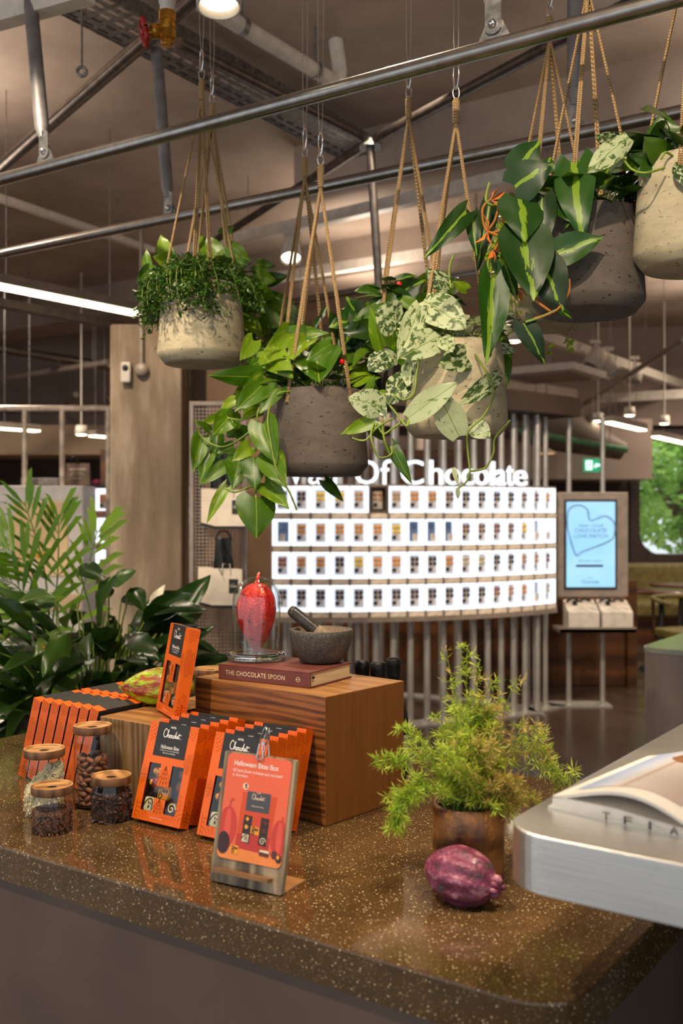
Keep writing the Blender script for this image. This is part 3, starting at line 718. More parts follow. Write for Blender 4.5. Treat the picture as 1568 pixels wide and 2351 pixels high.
# ledge plates, poles, base ring, top ring
def arcband(t0, t1, r0, r1, z0, z1, n=40):
    m = MB(); vs = []
    for i in range(n+1):
        th = t0+(t1-t0)*i/n
        for (r, z) in ((r0, z0), (r1, z0), (r1, z1), (r0, z1)): vs.append(tuple(arc(th, r, z)))
    fs = [(0, 1, 2, 3), (4*n+3, 4*n+2, 4*n+1, 4*n)]
    for i in range(n):
        for k in range(4): fs.append((4*i+k, 4*i+4+k, 4*i+4+(k+1) % 4, 4*i+(k+1) % 4))
    return m.add(vs, fs)
T0, T1_ = .77-NC*DTH, .77
part('back_plate', arcband(T0, T1_, RR-.105, RR-.11, .745, 1.665), GREY_M, wall, True)
part('bottom_rail', arcband(T0, T1_, RR-.1, RR+.015, .735, .765), GREY_M, wall, True)
pole_me = MB().tube([(0, 0, 0), (0, 0, 2.22)], .0215, 12).mesh('pole', STEELP)
for i in range(-9, 46):
    th = .77-i*DTH+.35
    if th < T0-.02 or th > .84: continue
    a_ = arc(th, RR-.14); lk('pole', pole_me, wall, loc=(a_.x-CX, a_.y-CY, 0))
bp = smooth([P(a_, 1175.5, d_) for a_, d_ in ((520, 8.6), (700, 8.5), (900, 8.28), (1085, 8.0), (1190, 7.75), (1246, 7.5))], 40); acc = 0
for q0, q1 in zip(bp, bp[1:]):
    acc += (q1-q0).length
    if acc > .12: acc = 0; lk('pole', pole_me, wall, loc=(q1.x-CX, q1.y-CY, 0))
m = MB(); vs = []
for k, q in enumerate(bp[::8]+[bp[-1]]): vs += [(q.x, q.y-.09, .012), (q.x, q.y+.09, .012), (q.x, q.y-.09, 0), (q.x, q.y+.09, 0)]
nb = len(vs)//4; m.add(vs, [f for k in range(nb-1) for f in ((4*k, 4*k+4, 4*k+5, 4*k+1), (4*k, 4*k+2, 4*k+6, 4*k+4), (4*k+1, 4*k+5, 4*k+7, 4*k+3))])
part('rear_base_strip', m, STEELP, wall, True)
part('base_ring', arcband(T0, .86, RR-.24, RR-.04, 0, .012, 60), STEELP, wall, True)
part('top_ring', arcband(T0, .88, RR-.5, RR+.05, 2.2, 2.34, 60), DARKWALL, wall, True)
# letters on top
LETT = emit('letter_glow', (246, 250, 255), 1.25)
sign = thing('lit_lettering', 'glowing white letters standing on top of the lit wall', 'sign', arc(.1, RR-.02, 1.66))
def th_px(px):
    lo, hi = -.6, .9
    for _ in range(40):
        mid = (lo+hi)/2; a_ = arc(mid, RR-.02)
        if a_.x/a_.y < (px-784)/FPX: lo = mid
        else: hi = mid
    return (lo+hi)/2
CAP = 54*7.0/FPX
for ch, x0, x1, hh in (('W', 622, 704, 1), ('a', 706, 742, .70), ('l', 748, 757, 1.04), ('l', 765, 774, 1.04), ('O', 811, 872, 1.02), ('f', 873, 898, 1.05), ('C', 918, 974, 1.04), ('h', 985, 1017, 1.05), ('o', 1021, 1057, .7), ('c', 1060, 1087, .7), ('o', 1089, 1122, .7), ('l', 1127, 1135, 1.05), ('a', 1138, 1161, .7), ('t', 1163, 1177, .88), ('e', 1179, 1210, .7)):
    ta, tb = th_px(x0), th_px(x1); w_ = (tb-ta)*RR
    m = text_mesh(ch, 1, .02, None, 'CENTER', .0); fit(m, -w_*.45, w_*.45, 0, CAP*hh)
    m.v = [(v[0], v[1], v[2]*.6) for v in m.v]
    m.xf(arcM((ta+tb)/2, RR-.02, 1.668) @ XZ); part('letter', m, LETT, sign, True)
part('letter_rail', arcband(T0+.1, T1_, RR-.06, RR-.0, 1.655, 1.667), GREY_M, sign, True)
# wood lining inside the ring of poles
struct('wall_drum', MB().box(-2.4, 1.25, 10.2, 10.32, 0, 2.1), PANEL)
single('wood_partition', MB().box(1.05, 2.5, 8.72, 9.3, 0, .74, 0, .01).box(2.42, 2.5, 8.66, 8.74, 0, .9), PANEL, 'low brown wood partition behind the screen poles', 'partition')
# ================================================================== kiosk
KD = 7.8; u = KD/FPX
k = thing('screen_kiosk', 'grey touch screen stand on two poles right of the lit wall', 'screen', P(1347, 1620, KD))
k.location.z = 0; kx = k.location.x
KX = lambda px: (px-784)*u-kx
KZ = lambda py: EYE-(py-1175.5)*u
part('panel', MB().box(KX(1277), KX(1440), -.03, .03, KZ(1370), KZ(1130), 0, .008), GREY_M, k)
for px in (1309, 1387): part('pole', MB().tube([(KX(px), .05, 0), (KX(px), .05, 2.2)], .02, 12), STEELP, k)
part('base_plate', MB().box(KX(1262), KX(1402), -.05, .16, 0, .012), STEELP, k)
part('screen_bezel', MB().box(KX(1293), KX(1413), -.04, -.02, KZ(1352), KZ(1147)), BLACK_P, k)
t = NT('screen_glow'); t.col((0, 0, 0, 1)); c_ = t.ramp(t.noise(t.coord((1, 1, 1)), 2.2, 2), [(.3, (130, 190, 232)), (.7, (168, 212, 240))]); t.l(c_, t.b.inputs['Emission Color']); t.b.inputs['Emission Strength'].default_value = 1.0
scn = part('screen', MB().box(KX(1297.5), KX(1408.5), -.043, -.038, KZ(1347), KZ(1152)), t.m, k)
INKB = plain('screen_ink', (70, 110, 150), .6); INKK = plain('screen_bar', (16, 20, 26), .6)
for s_, x0, x1, yb, yt in (('FIND YOUR', 1326, 1382, 1210, 1204), ('CHOCOLATE', 1316, 1389, 1222, 1213), ('LOVE MATCH', 1315, 1391, 1235, 1226), ('HOTEL', 1345, 1358, 1328, 1325), ('Chocolat', 1331, 1372, 1339, 1330), ('discover yours', 1325, 1376, 1291, 1284)):
    m = text_mesh(s_, 1); fit(m, KX(x0), KX(x1), KZ(yb), KZ(yt)); m.xf(Matrix.Translation((0, -.0445, 0)) @ XZ); part('screen_text', m, INKB, scn)
part('screen_bar', MB().box(KX(1319), KX(1381), -.0445, -.0435, KZ(1301), KZ(1296)), INKK, scn)
m = MB(); hp = [(1300, 1215), (1318, 1272), (1335, 1266), (1395, 1242), (1407, 1225), (1406, 1200), (1385, 1185), (1352, 1195), (1345, 1170), (1325, 1160), (1305, 1168), (1299, 1190), (1300, 1215)]
ribbon(m, [(p.x, p.y) for p in smooth([(KX(a_), KZ(b_), 0) for a_, b_ in hp], 6)], .012); m.xf(Matrix.Translation((0, -.0438, 0)) @ XZ); part('screen_outline', m, plain('screen_violet', (112, 160, 214), .6), scn)
part('shelf', MB().box(KX(1270), KX(1440), -.24, .03, KZ(1444), KZ(1436)).box(KX(1270), KX(1440), -.24, -.232, KZ(1444), KZ(1432)), GREY_M, k)
for i, px in enumerate((1325, 1400)):
    cx_ = (px-784)*u
    b = thing('paper_bag_box', ('left', 'right')[i]+'-hand white folded carrier bag block under the screen', 'bag', (cx_, KD-.12, KZ(1436)), 0, 'white bags under the screen')
    part('body', MB().box(-.115, .115, -.1, .09, 0, .12, 0, .004), WHITE_M, b)
    part('top_flap', MB().add([(-.115, -.1, .121), (.115, -.1, .121), (.115, .09, .20), (-.115, .09, .20), (-.115, -.1, .118), (.115, -.1, .118), (.115, .09, .12), (-.115, .09, .12)], [(0, 1, 2, 3), (0, 3, 7, 4), (1, 5, 6, 2), (3, 2, 6, 7)]), plain('bag_paper', (220, 206, 190), .7) if i == 0 else MATS['bag_paper'], b)
    part('handle', MB().tube(smooth([(-.1, .05, .185), (-.05, .03, .215), (.0, .05, .19), (.03, .04, .21), (.08, .05, .195)], 5), .008, 6).box(-.06, -.03, .0, .02, .16, .2), BLACK_P, b)
    m = text_mesh('HOTEL Chocolat', 1); fit(m, .0, .06, 0, .012); m.xf(Matrix.Translation((.02, -.05, .147)) @ Matrix.Rotation(.4, 4, 'X')); part('print', m, BROWN_INK, b)
# exit sign
c = P(1362, 1068, 11.0); e = thing('exit_sign', 'green and white emergency exit sign with arrow at right', 'sign', c)
w_ = 40*11/FPX; h_ = 29*11/FPX
part('panel', MB().box(-w_/2, w_/2, 0, .05, -h_/2, h_/2), emit('exit_green', (20, 158, 106), .9), e)
EW = emit('exit_white', (220, 255, 240), 1.4)
m = MB().prism([(.005, -.02), (.03, .02+.01), (.03, .012), (.07, .012), (.07, -.012), (.03, -.012), (.03, -.03)], 0, .003).xf(Matrix.Translation((.0, -.003, 0)) @ XZ)
part('arrow', m, EW, e)
m = MB().box(-.082, -.012, -.004, -.001, -.05, .05); part('doorway', m, EW, e)
m = MB().ball((-.04, -.006, .032), (.009, .003, .009), 8, 6).tube([(-.045, -.006, .02), (-.052, -.006, -.008)], .007, 6).tube([(-.052, -.006, -.008), (-.035, -.006, -.02), (-.042, -.006, -.042)], .005, 6).tube([(-.052, -.006, -.008), (-.066, -.006, -.025), (-.078, -.006, -.026)], .005, 6).tube([(-.066, -.006, .008), (-.045, -.006, .018), (-.026, -.006, .006)], .004, 6)
part('running_figure', m, MATS['exit_green'], e)
part('hanger_rod', MB().tube([(0, .025, h_/2), (0, .025, Z_C-c.z)], .006, 6), GREY_M, e)
# ================================================================== mesh panel with carrier bags
MD = 5.3; u = MD/FPX
t = thing('mesh_panel', 'steel framed wire mesh display panel beside the concrete column', 'display panel', (P(498, 1200, MD).x, MD, 0), .0)
mx = t.location.x; MX = lambda px: (px-784)*u-mx; MZ = lambda py: EYE-(py-1175.5)*u
x0, x1, z0, z1 = MX(436), MX(566), MZ(1535), MZ(922)
part('frame', MB().box(x0, x0+.02, -.015, .015, 0, z1).box(x1-.02, x1, -.015, .015, 0, z1).box(x0, x1, -.014, .014, z1-.02, z1).box(x0, x1, -.014, .014, z0-.02, z0), GREY_M, t)
g = MB(); q = x0+.03
while q < x1-.02: g.box(q-.0022, q+.0022, -.003, .003, z0, z1-.02); q += .0185
q = z0+.01
while q < z1-.02: g.box(x0+.02, x1-.02, -.005, -.002, q-.0022, q+.0022); q += .0185
part('wire_mesh', g, GREY_M, t, kind='stuff')
for zz, dz in ((1122, 0), (1302, 0), (1235, 0), (1050, 0)):
    part('hook', MB().tube([(MX(520), -.005, MZ(zz)), (MX(520), -.30, MZ(zz)), (MX(520), -.31, MZ(zz)+.012)], .004, 6), CHROME, t)
BAGW = plain('bag_white', (226, 212, 194), .7, 0, .03); BAGG = plain('bag_grey', (176, 168, 160), .7)
LOGO = {}
def carrier(px, py, d, w_, h_, lab, first, rz):
    c = P(px, py, d); b = thing('carrier_bag', lab, 'bag', c, rz, 'white carrier bags on the mesh panel')
    part('body', MB().add([(-w_/2, 0, -h_/2), (w_/2, 0, -h_/2), (w_/2, 0, h_/2), (-w_/2, 0, h_/2), (-w_/2, .012, -h_/2), (w_/2, .012, -h_/2), (w_/2, .004, h_/2), (-w_/2, .004, h_/2)], [(0, 1, 2, 3), (4, 7, 6, 5), (0, 3, 7, 4), (1, 5, 6, 2), (0, 4, 5, 1), (3, 2, 6, 7)]), BAGW, b)
    part('gusset', MB().box(-w_/2-.001, w_/2+.001, -.0005, .013, -h_/2-.014, -h_/2), BLACK_P, b)
    part('handle', MB().tube([(-.02, -.002, h_/2-.03), (-.018, -.003, h_/2+.025), (.018, -.003, h_/2+.025), (.02, -.002, h_/2-.03)], .003, 6), BLACK_P if not first else BAGG, b)
    if first:
        l = part('label', MB().box(-.0225+.035, .0225+.035, -.003, -.0005, -.028, .04), BLACKC, b)
        m = script_logo(.032); m.xf(Matrix.Translation((.035, -.004, .0)) @ XZ); part('logo', m, WHITE_INK, l)
pos = ('front', 'second from front', 'third from front', 'fourth from front', 'fifth from front', 'rearmost')
for nm, px, py, h in (('upper', 527, 1167, .175), ('lower', 520, 1348, .178)):
    for i in range(6):
        carrier(px-i*6.2, py-i*1.2, MD-.28+i*.045, .155, h, f'white carrier bag on the {nm} hook of the mesh panel, {pos[i]}', i == 0, -.10)
BLK = plain('black_fabric', (26, 25, 27), .5, 0, .3, 30)
def blackbag(px, py, d, w_, h_, lab):
    c = P(px, py, d); b = thing('black_bag', lab, 'bag', c, .1); vs = []; n = 9
    for j in range(n+1):
        for i in range(n+1):
            a_ = i/n*2-1; k_ = j/n; vs.append((a_*w_/2*(.75+.25*(1-k_)), -.015*math.cos(a_*5+k_*3)*(1-k_)-.012, (k_-.5)*h_))
    fs = [(j*(n+1)+i, j*(n+1)+i+1, (j+1)*(n+1)+i+1, (j+1)*(n+1)+i) for j in range(n) for i in range(n)]
    N = len(vs); fs2 = [tuple(q+N for q in f[::-1]) for f in fs]
    part('body', MB().add(vs+[(v[0], v[1]+.025, v[2]) for v in vs], fs+fs2, 0, True), BLK, b)
    part('strap', MB().tube(smooth([(-.04, 0, h_/2-.01), (-.02, 0, h_/2+.03), (.02, 0, h_/2+.03), (.04, 0, h_/2-.01)], 4), .005, 6), BLK, b)
blackbag(513, 1270, MD-.2, .1, .15, 'black glossy pouch hanging between the white carrier bags')
blackbag(508, 1078, MD-.2, .11, .19, 'black bag hanging high above the white carrier bags')
# ================================================================== left background: white cabinet, shelf frame, lit shelf
CD = 6.7; u = CD/FPX
c = thing('white_cabinet', 'tall white cabinet with a cream poster behind the palm', 'cabinet', (P(95, 1300, CD).x, CD, 0))
cx_ = c.location.x; QX = lambda px: (px-784)*u-cx_; QZ = lambda py: EYE-(py-1175.5)*u
part('body', MB().box(QX(-40), QX(191), 0, .35, QZ(1452), QZ(1115), 0, .006), plain('cabinet_white', (206, 200, 196), .5, 0, .03), c)
ps = part('poster', MB().box(QX(33), QX(156), -.008, -.001, QZ(1322), QZ(1152)), plain('poster_cream', (226, 196, 152), .6, 0, .03), c)
part('poster_motif', MB().ball((QX(95), -.009, QZ(1275)), (.035, .002, .025)).ball((QX(112), -.009, QZ(1272)), (.02, .002, .02)), plain('poster_orange', (222, 150, 40), .6), ps)
part('poster_blot', MB().ball((QX(75), -.0085, QZ(1298)), (.03, .002, .04)), WHITE_INK, ps)
part('drawer_front', MB().box(QX(2), QX(188), -.012, -.001, QZ(1400), QZ(1364)), CREAM, c)
for px in (-20, 50, 185): part('leg', MB().tube([(QX(px), .2, 0), (QX(px), .2, QZ(1451))], .02, 10), WHITE_M, c)
part('handle', MB().box(QX(3), QX(50), -.04, -.012, QZ(1373), QZ(1367)), BLACK_P, c)
s = thing('shelf_frame', 'white pole frame standing above the white cabinet', 'shelf', (P(150, 1000, 7.1).x, 7.1, 0))
sx_ = s.location.x
for px in (57, 143, 249): part('pole', MB().tube([((px-784)/FPX*7.1-sx_, 0, 0), ((px-784)/FPX*7.1-sx_, 0, EYE+238*7.1/FPX)], .019, 10), plain('pole_white', (206, 190, 172), .4, .3) if px == 57 else MATS['pole_white'], s)
part('top_rail', MB().tube([((-60-784)/FPX*7.1-sx_, 0, EYE+238*7.1/FPX), ((255-784)/FPX*7.1-sx_, 0, EYE+238*7.1/FPX)], .02, 10), MATS['pole_white'], s)
zsh = EYE+62*7.0/FPX
part('shelf_board', MB().box((-60-784)/FPX*7.1-sx_, (256-784)/FPX*7.1-sx_, .02, .4, zsh-.02, zsh), BLACKC, s)
single('flat_box', MB().box(-.13, .13, -.1, .1, 0, .055, 0, .004).box(-.05, .12, -.101, -.1, .01, .04), [plain('flat_box_grey', (160, 154, 150), .6)], 'long grey box lying on the shelf left of the tote bag', 'box', ((100-784)/FPX*7.3, 7.3, zsh))
b = thing('tote_bag', 'taupe tote bag with pale print on the shelf above the cabinet', 'bag', ((180-784)/FPX*7.25, 7.25, zsh))
part('body', MB().add([(-.085, -.03, 0), (.085, -.03, 0), (.08, -.012, .16), (-.08, -.012, .16), (-.085, .03, 0), (.085, .03, 0), (.08, .0, .16), (-.08, .0, .16)], [(0, 1, 2, 3), (4, 7, 6, 5), (0, 3, 7, 4), (1, 5, 6, 2)]), plain('tote_taupe', (138, 116, 102), .8), b)
m = MB()
for (z_, w_, h_) in ((.11, .06, .014), (.09, .045, .006), (.076, .05, .006), (.05, .03, .008)): m.box(-w_, w_, -.0265, -.0225, z_, z_+h_)
part('print', m, plain('tote_print', (206, 186, 170), .7), b); 
part('handle', MB().tube(smooth([(-.05, -.01, .15), (-.045, -.01, .2), (-.01, -.01, .2), (0, -.01, .15)], 4), .005, 6), BLK, b)
single('pink_ball', MB().ball((0, 0, .024), (.03, .03, .024)), plain('pink', (150, 50, 84), .5), 'small pink round pouch next to the tote bag', 'pouch', ((222-784)/FPX*7.2, 7.2, zsh))
l = thing('lit_shelf', 'small glowing product shelf between white cabinet and column', 'display', (P(222, 1200, 7.2).x, 7.2, 0))
for i, (ya, yb) in enumerate(((1117, 1172), (1190, 1246), (1263, 1320))):
    part('compartment', MB().box(-.10, .12, 0, .05, EYE-(yb-1175.5)*7.2/FPX, EYE-(ya-1175.5)*7.2/FPX), LIT, l)
    part('label_strip', MB().box(-.10, .12, -.01, .05, EYE-(yb+15-1175.5)*7.2/FPX, EYE-(yb+2-1175.5)*7.2/FPX), plain('pink_strip', (170, 120, 108), .6) if i == 0 else MATS['pink_strip'], l)
    for j in range(2):
        t = bpy.data.objects.new('sweet_pack', None); COL.objects.link(t); t.location = (l.location.x-.045+j*.1, 7.17, EYE-(yb-1175.5)*7.2/FPX+.012)
        props(t, f'small sweet pack on the {("top", "middle", "lower")[i]} tier of the left glowing shelf, {("left", "right")[j]} one', 'sweets', 'sweet packs on the left glowing shelf')
        for nm, me in zip(('pouch', 'sweets', 'label'), P_ME['orange' if i < 2 else 'tan']): lk(nm, me, t)
part('post', MB().box(-.1, .12, .05, .3, 0, 1.66), GREY_M, l)
# ================================================================== right background: grey counter, seats, window trees
g = onz(1466, 1486, .92)
t = thing('service_counter', 'grey counter with a glossy top tinted by a pale reflection at the right edge', 'counter', (g.x, g.y, 0), ANG)
out = rrect(0, 2.2, 0, .95, (.05, .05, .05, .09), 6)
part('body', MB().prism(out, 0, .90), plain('counter_grey', (150, 132, 122), .45, .2, .03, 4), t)
part('top', MB().prism(inset(out, -.004), .90, .922, bev=.006), plain('counter_reflection_top', (168, 170, 150), .12, 0, .03), t)  # greenish-white reflection is put into the top's base colour
OLIVE = plain('olive_leather', (116, 104, 58), .6, 0, .1)
b = thing('banquette', 'long olive green banquette under the window', 'sofa', (4.4, 11.6, 0))
part('seat', MB().box(-1.3, 1.4, -.25, .3, .3, .48, 0, .04), OLIVE, b); part('backrest', MB().box(-1.3, 1.4, .3, .48, .4, .88, 0, .04), OLIVE, b); part('plinth', MB().box(-1.3, 1.4, -.2, .48, 0, .3), PANEL, b)
def cafe_table(x, y, lab):
    t = thing('cafe_table', lab, 'table', (x, y, 0), 0, 'cafe tables')
    part('table_top', MB().lathe([(0, .72), (.30, .72), (.32, .735), (.31, .75), (0, .75)], 28), plain('table_brown', (92, 62, 48), .25) if 'table_brown' not in MATS else MATS['table_brown'], t)
    part('leg', MB().lathe([(.2, 0), (.2, .02), (.03, .05), (.025, .72)], 16), BLACK_P, t)
cafe_table(3.0, 9.6, 'round dark cafe table with a shiny top left of the other'); cafe_table(3.45, 10.4, 'round dark cafe table nearer the banquette')
def cafe_chair(x, y, rz, lab):
    t = thing('cafe_chair', lab, 'chair', (x, y, 0), rz, 'cafe chairs')
    part('seat', MB().prism(rrect(-.22, .22, -.21, .21, .08, 5), .42, .48, bev=.015), OLIVE, t)
    part('backrest', MB().tube(smooth([(-.22, -.1, .70), (-.2, .2, .74), (.2, .2, .74), (.22, -.1, .70)], 6), .02, 8), OLIVE, t)
    for sx in (-1, 1):
        for sy in (-1, 1): part('leg', MB().tube([(sx*.18, sy*.17, .43), (sx*.21, sy*.2, 0)], [.02, .013], 8), PANEL, t)
        part('back_post', MB().tube([(sx*.2, .18, .42), (sx*.2, .2, .73)], .014, 8), PANEL, t)
cafe_chair(2.95, 8.75, .3, 'olive cafe chair nearest the wood partition'); cafe_chair(3.55, 9.0, -.6, 'olive cafe chair behind the grey counter'); cafe_chair(4.05, 9.9, 1.4, 'olive cafe chair facing the banquette')
t = thing('small_bush', 'small green bush in front of the banquette end', 'plant', (2.30, 9.05, .745))
m = MB()
for i in range(150):
    a_ = R(0, 2*PI); r_ = R(.02, .2); h_ = R(.1, .36); c_ = Vector((r_*math.cos(a_), r_*math.sin(a_), h_)); d_ = Vector((R(-1, 1), R(-1, 1), R(-.3, .8))).normalized()*.04; n_ = d_.orthogonal().normalized()*.014
    m.add([c_, c_+d_*.5+n_, c_+d_, c_+d_*.5-n_], [(0, 1, 2, 3)])
part('foliage', m, L_SMALL, t, kind='stuff'); part('pot', MB().lathe([(0, 0), (.08, 0), (.1, .14), (.09, .14), (.085, .12), (0, .12)], 18), POT_B, t)
# trees and pavement outside the window
struct('ground_outside', MB().box(-4, 18, 12.7, 40, -.3, -.2), plain('pavement', (176, 172, 166), .9))
TREE = leafm('tree_leaf', lambda t: t.ramp(t.n('ShaderNodeTexWhiteNoise').outputs[0], [(0, (60, 96, 30)), (1, (60, 96, 30))]) if False else t.ramp(t.noise(t.coord(), 2.2, 3), [(.35, (90, 140, 50)), (.65, (190, 220, 120))]), .6, .55)
BARK = plain('bark', (92, 74, 60), .9, 0, .2, 6)
def tree(x, y, h, r, lab, n=2300):
    t = thing('street_tree', lab, 'tree', (x, y, -.2))
    part('trunk', MB().tube(smooth([(0, 0, 0), (.05, 0, h*.35), (-.1, .05, h*.6), (.1, 0, h*.85)], 5), [.16]*10+[.1]*6, 10).tube([(.05, 0, h*.35), (.7, .1, h*.7)], [.1, .04], 8).tube([(-.02, 0, h*.42), (-.7, .1, h*.75)], [.09, .03], 8), BARK, t)
    m = MB()
    for i in range(n):
        a_ = R(0, 2*PI); q = math.acos(R(-1, 1)); rr_ = r*R(.35, 1)**.6
        c_ = Vector((rr_*math.sin(q)*math.cos(a_), rr_*math.sin(q)*math.sin(a_)*.8, h*.72+rr_*math.cos(q)*.85)); d_ = Vector((R(-1, 1), R(-1, 1), R(-1, .5))).normalized()*.2; n_ = d_.cross(Vector((R(-1, 1), R(-1, 1), 1))).normalized()*.06
        m.add([c_, c_+d_*.5+n_, c_+d_, c_+d_*.5-n_], [(0, 1, 2, 3)])
    part('crown', m, TREE, t, kind='stuff')
tree(5.6, 16.5, 3.3, 1.7, 'leafy tree outside the window, in the middle of the pane'); tree(7.4, 19, 3.8, 2.0, 'taller leafy tree outside the window, farther right'); tree(5.9, 21, 3.6, 1.6, 'leafy tree farther off outside the window at left', 1500)
# ================================================================== foreground counter and its display
C0 = Vector((.25, 1.14, 0)); CT = .92
BR = -BU
def cl(a, b, z=CT): return C0+BR*a+BV*b+Vector((0, 0, z))
ct = thing('display_counter', 'long brown speckled stone counter carrying the display in front', 'counter', C0, ANG)
out = rrect(-1.70, 0, 0, .93, (.07, .09, .25, .05), 8)
part('worktop', MB().prism(out, CT-.056, CT, bev=.004), TERR, ct)
part('body', MB().prism(inset(out, .006), .0, CT-.056), TAUPE, ct)
# ------------------------------------------------------------------ steel table with the open book
TT = 1.12
BRUSH = NT('brushed_steel'); _v = BRUSH.coord((1.2, 60, 60)); _n = BRUSH.noise(_v, 6, 3)
BRUSH.col(BRUSH.ramp(_n, [(.3, (214, 212, 208)), (.7, (236, 234, 230))])); BRUSH.set(.36, 1); BRUSH.bump(_n, .05, .001); BRUSH = BRUSH.m
tb = thing('steel_table', 'brushed steel table with rounded corner overlapping the stone counter at right', 'table', cl(-.078, -.022, 0), ANG)
out = rrect(0, 1.3, 0, 1.15, (.07, .07, .07, .065), 10)
part('table_top', MB().prism(out, TT-.064, TT, bev=.003), BRUSH, tb)
part('pedestal', MB().box(.16, .9, .45, 1.0, 0, TT-.064, 0, .02), TAUPE, tb)
PAGE = plain('page_paper', (232, 224, 214), .6, 0, .02); COVER = plain('book_cover_white', (206, 204, 196), .5, 0, .03)
b0 = onz(1268, 1856, TT); b1 = onz(1540, 1738, TT)
yv = (b1-b0).normalized(); brz = math.atan2(-yv.x, yv.y)
bk = thing('open_book', 'open picture book lying on the steel table at right', 'book', b0, brz)
PW, PL = .165, .27
part('cover', MB().box(-.004, PW*2+.01, -.004, PL+.004, .0, .0035), COVER, bk)
def pages(x0, x1, hfun, z0, mat, name, lab=None):
    n = 14; m = MB(); top = []; 
    for i in range(n+1):
        x = x0+(x1-x0)*i/n; top.append((x, hfun(i/n)))
    vs = []; 
    for y in (0, PL):
        vs += [(x, y, z) for x, z in top]+[(x, y, z0) for x, z in top]
    N = n+1; fs = []
    for i in range(n):
        fs += [(i, i+1, 2*N+i+1, 2*N+i)[::1], (N+i, i, i+1, N+i+1)[::-1], (2*N+i, 3*N+i, 3*N+i+1, 2*N+i+1)[::-1]]
    fs += [(0, N, 3*N, 2*N), (n, 2*N+n, 3*N+n, N+n)]
    m.add(vs, fs, 0, False); return part(name, m, mat, bk)
hl = lambda t: .016+.004*t if False else .0035+.012
part_low = pages(.0, PW, lambda t: .0155*(1-.0*t)*(1 if t < .5 else 1-(t-.5)*.9), .0035, PAGE, 'page_block')
def arch(t): return .017+.034*math.sin(PI*min(1, t*1.0))**1.0*(t**.35)*(1-.1*t) if t < .999 else .012
n = 20; m = MB(); vs = []
tops = [(PW*i/n, .0158+.020*math.sin(PI*(i/n)**1.25)) for i in range(n+1)]
for y in (0, PL): vs += [(x, y, z) for x, z in tops]+[(x, y, z-.004) for x, z in tops]
N = n+1; fs = []
for i in range(n): fs += [(i, i+1, 2*N+i+1, 2*N+i), (N+i, 3*N+i, 3*N+i+1, N+i+1), (i, N+i, N+i+1, i+1), (2*N+i, 2*N+i+1, 3*N+i+1, 3*N+i)]
fs += [(0, 2*N, 3*N, N), (n, N+n, 3*N+n, 2*N+n)]
lp = part('raised_pages', MB().add(vs, fs, 0, False), PAGE, bk)
pages(PW, PW*2, lambda t: .0035+.018*min(1, .35+t*1.6)-.002*t, .0035, PAGE, 'page_block')
t_ = NT('page_photo'); v_ = t_.coord(); sp_ = t_.n('ShaderNodeSeparateXYZ'); t_.l(v_, sp_.inputs[0])
c_ = t_.ramp(t_.math('DIVIDE', sp_.outputs[0], PW), [(.1, (150, 168, 208)), (.3, (206, 214, 232)), (.42, (226, 216, 208)), (.46, (190, 160, 150)), (.5, (216, 204, 196)), (.8, (186, 168, 160)), (1, (170, 150, 144))]); t_.col(c_); t_.set(.45)
m = MB(); vs = []
for i in range(2, n-1):
    x, z = tops[i]; vs += [(x, .03, z+.0006), (x, PL-.0, z+.0006)]
m.add(vs, [(2*i, 2*i+2, 2*i+3, 2*i+1) for i in range(len(vs)//2-1)]); ph = part('photo_print', m, t_.m, lp)
m = MB(); 
for i in range(7, 15):
    x, z = tops[i]; x2, z2 = tops[i+1]; f = math.sin((i-7)/8*PI)*.03; f2 = math.sin((i-6)/8*PI)*.03
    m.add([(x, .215-f*1.2, z+.0012), (x2, .215-f2*1.2, z2+.0012), (x2, .215+f2*1.6, z2+.0012), (x, .215+f*1.6, z+.0012)], [(0, 1, 2, 3)])
part('bowl_picture', m, plain('bowl_brown', (150, 96, 60), .5), lp)
m = MB()
for i, (xa, ch) in enumerate(((.068, 'T'), (.095, 'F'), (.125, 'I'), (.15, 'A'))):
    q = text_mesh(ch, 1); fit(q, xa, xa+(.010 if ch != 'I' else .003), .0012, .0105); q.xf(Matrix.Translation((0, -.0048, 0)) @ XZ); m.join(q)
part('cover_print', m, BROWN_INK, bk, kind='stuff')
# ------------------------------------------------------------------ oak blocks
A2 = Vector((-.0287, 1.82)); C2 = Vector((-.292, 2.045)); e1 = (A2-C2); W1 = e1.length; e1.normalize(); brz = math.atan2(e1.y, e1.x)
blk = single('oak_block', MB().box(0, W1, 0, .232, 0, .231, 0, .0015), OAK_H, 'tall dark oak block carrying the cookbook and the mortar', 'block', (C2.x, C2.y, CT), (0, 0, brz))
blk.data.materials.append(OAK_S); blk.data.materials.append(OAK_T)
for p in blk.data.polygons:
    if p.normal.x > .7: p.material_index = 1
    if p.normal.z > .7: p.material_index = 2
LB = .159
q = A2.to_3d()+BU*.475+BV*(-.1)
lb = single('oak_block', MB().box(0, .160, 0, .126, 0, LB, 0, .0015), OAK_V, 'low oak block in front carrying the green pod', 'block', (q.x, q.y, CT), (0, 0, ANG))
q = A2.to_3d()+BU*.475+BV*(.030)
lb2 = single('oak_block', MB().box(0, .095, 0, .2, 0, LB, 0, .0015), OAK_V, 'low oak block behind the green pod', 'block', (q.x, q.y, CT), (0, 0, ANG))
for o in (lb, lb2):
    o.data.materials.append(OAK_T)
    for p in o.data.polygons:
        if p.normal.z > .7: p.material_index = 1
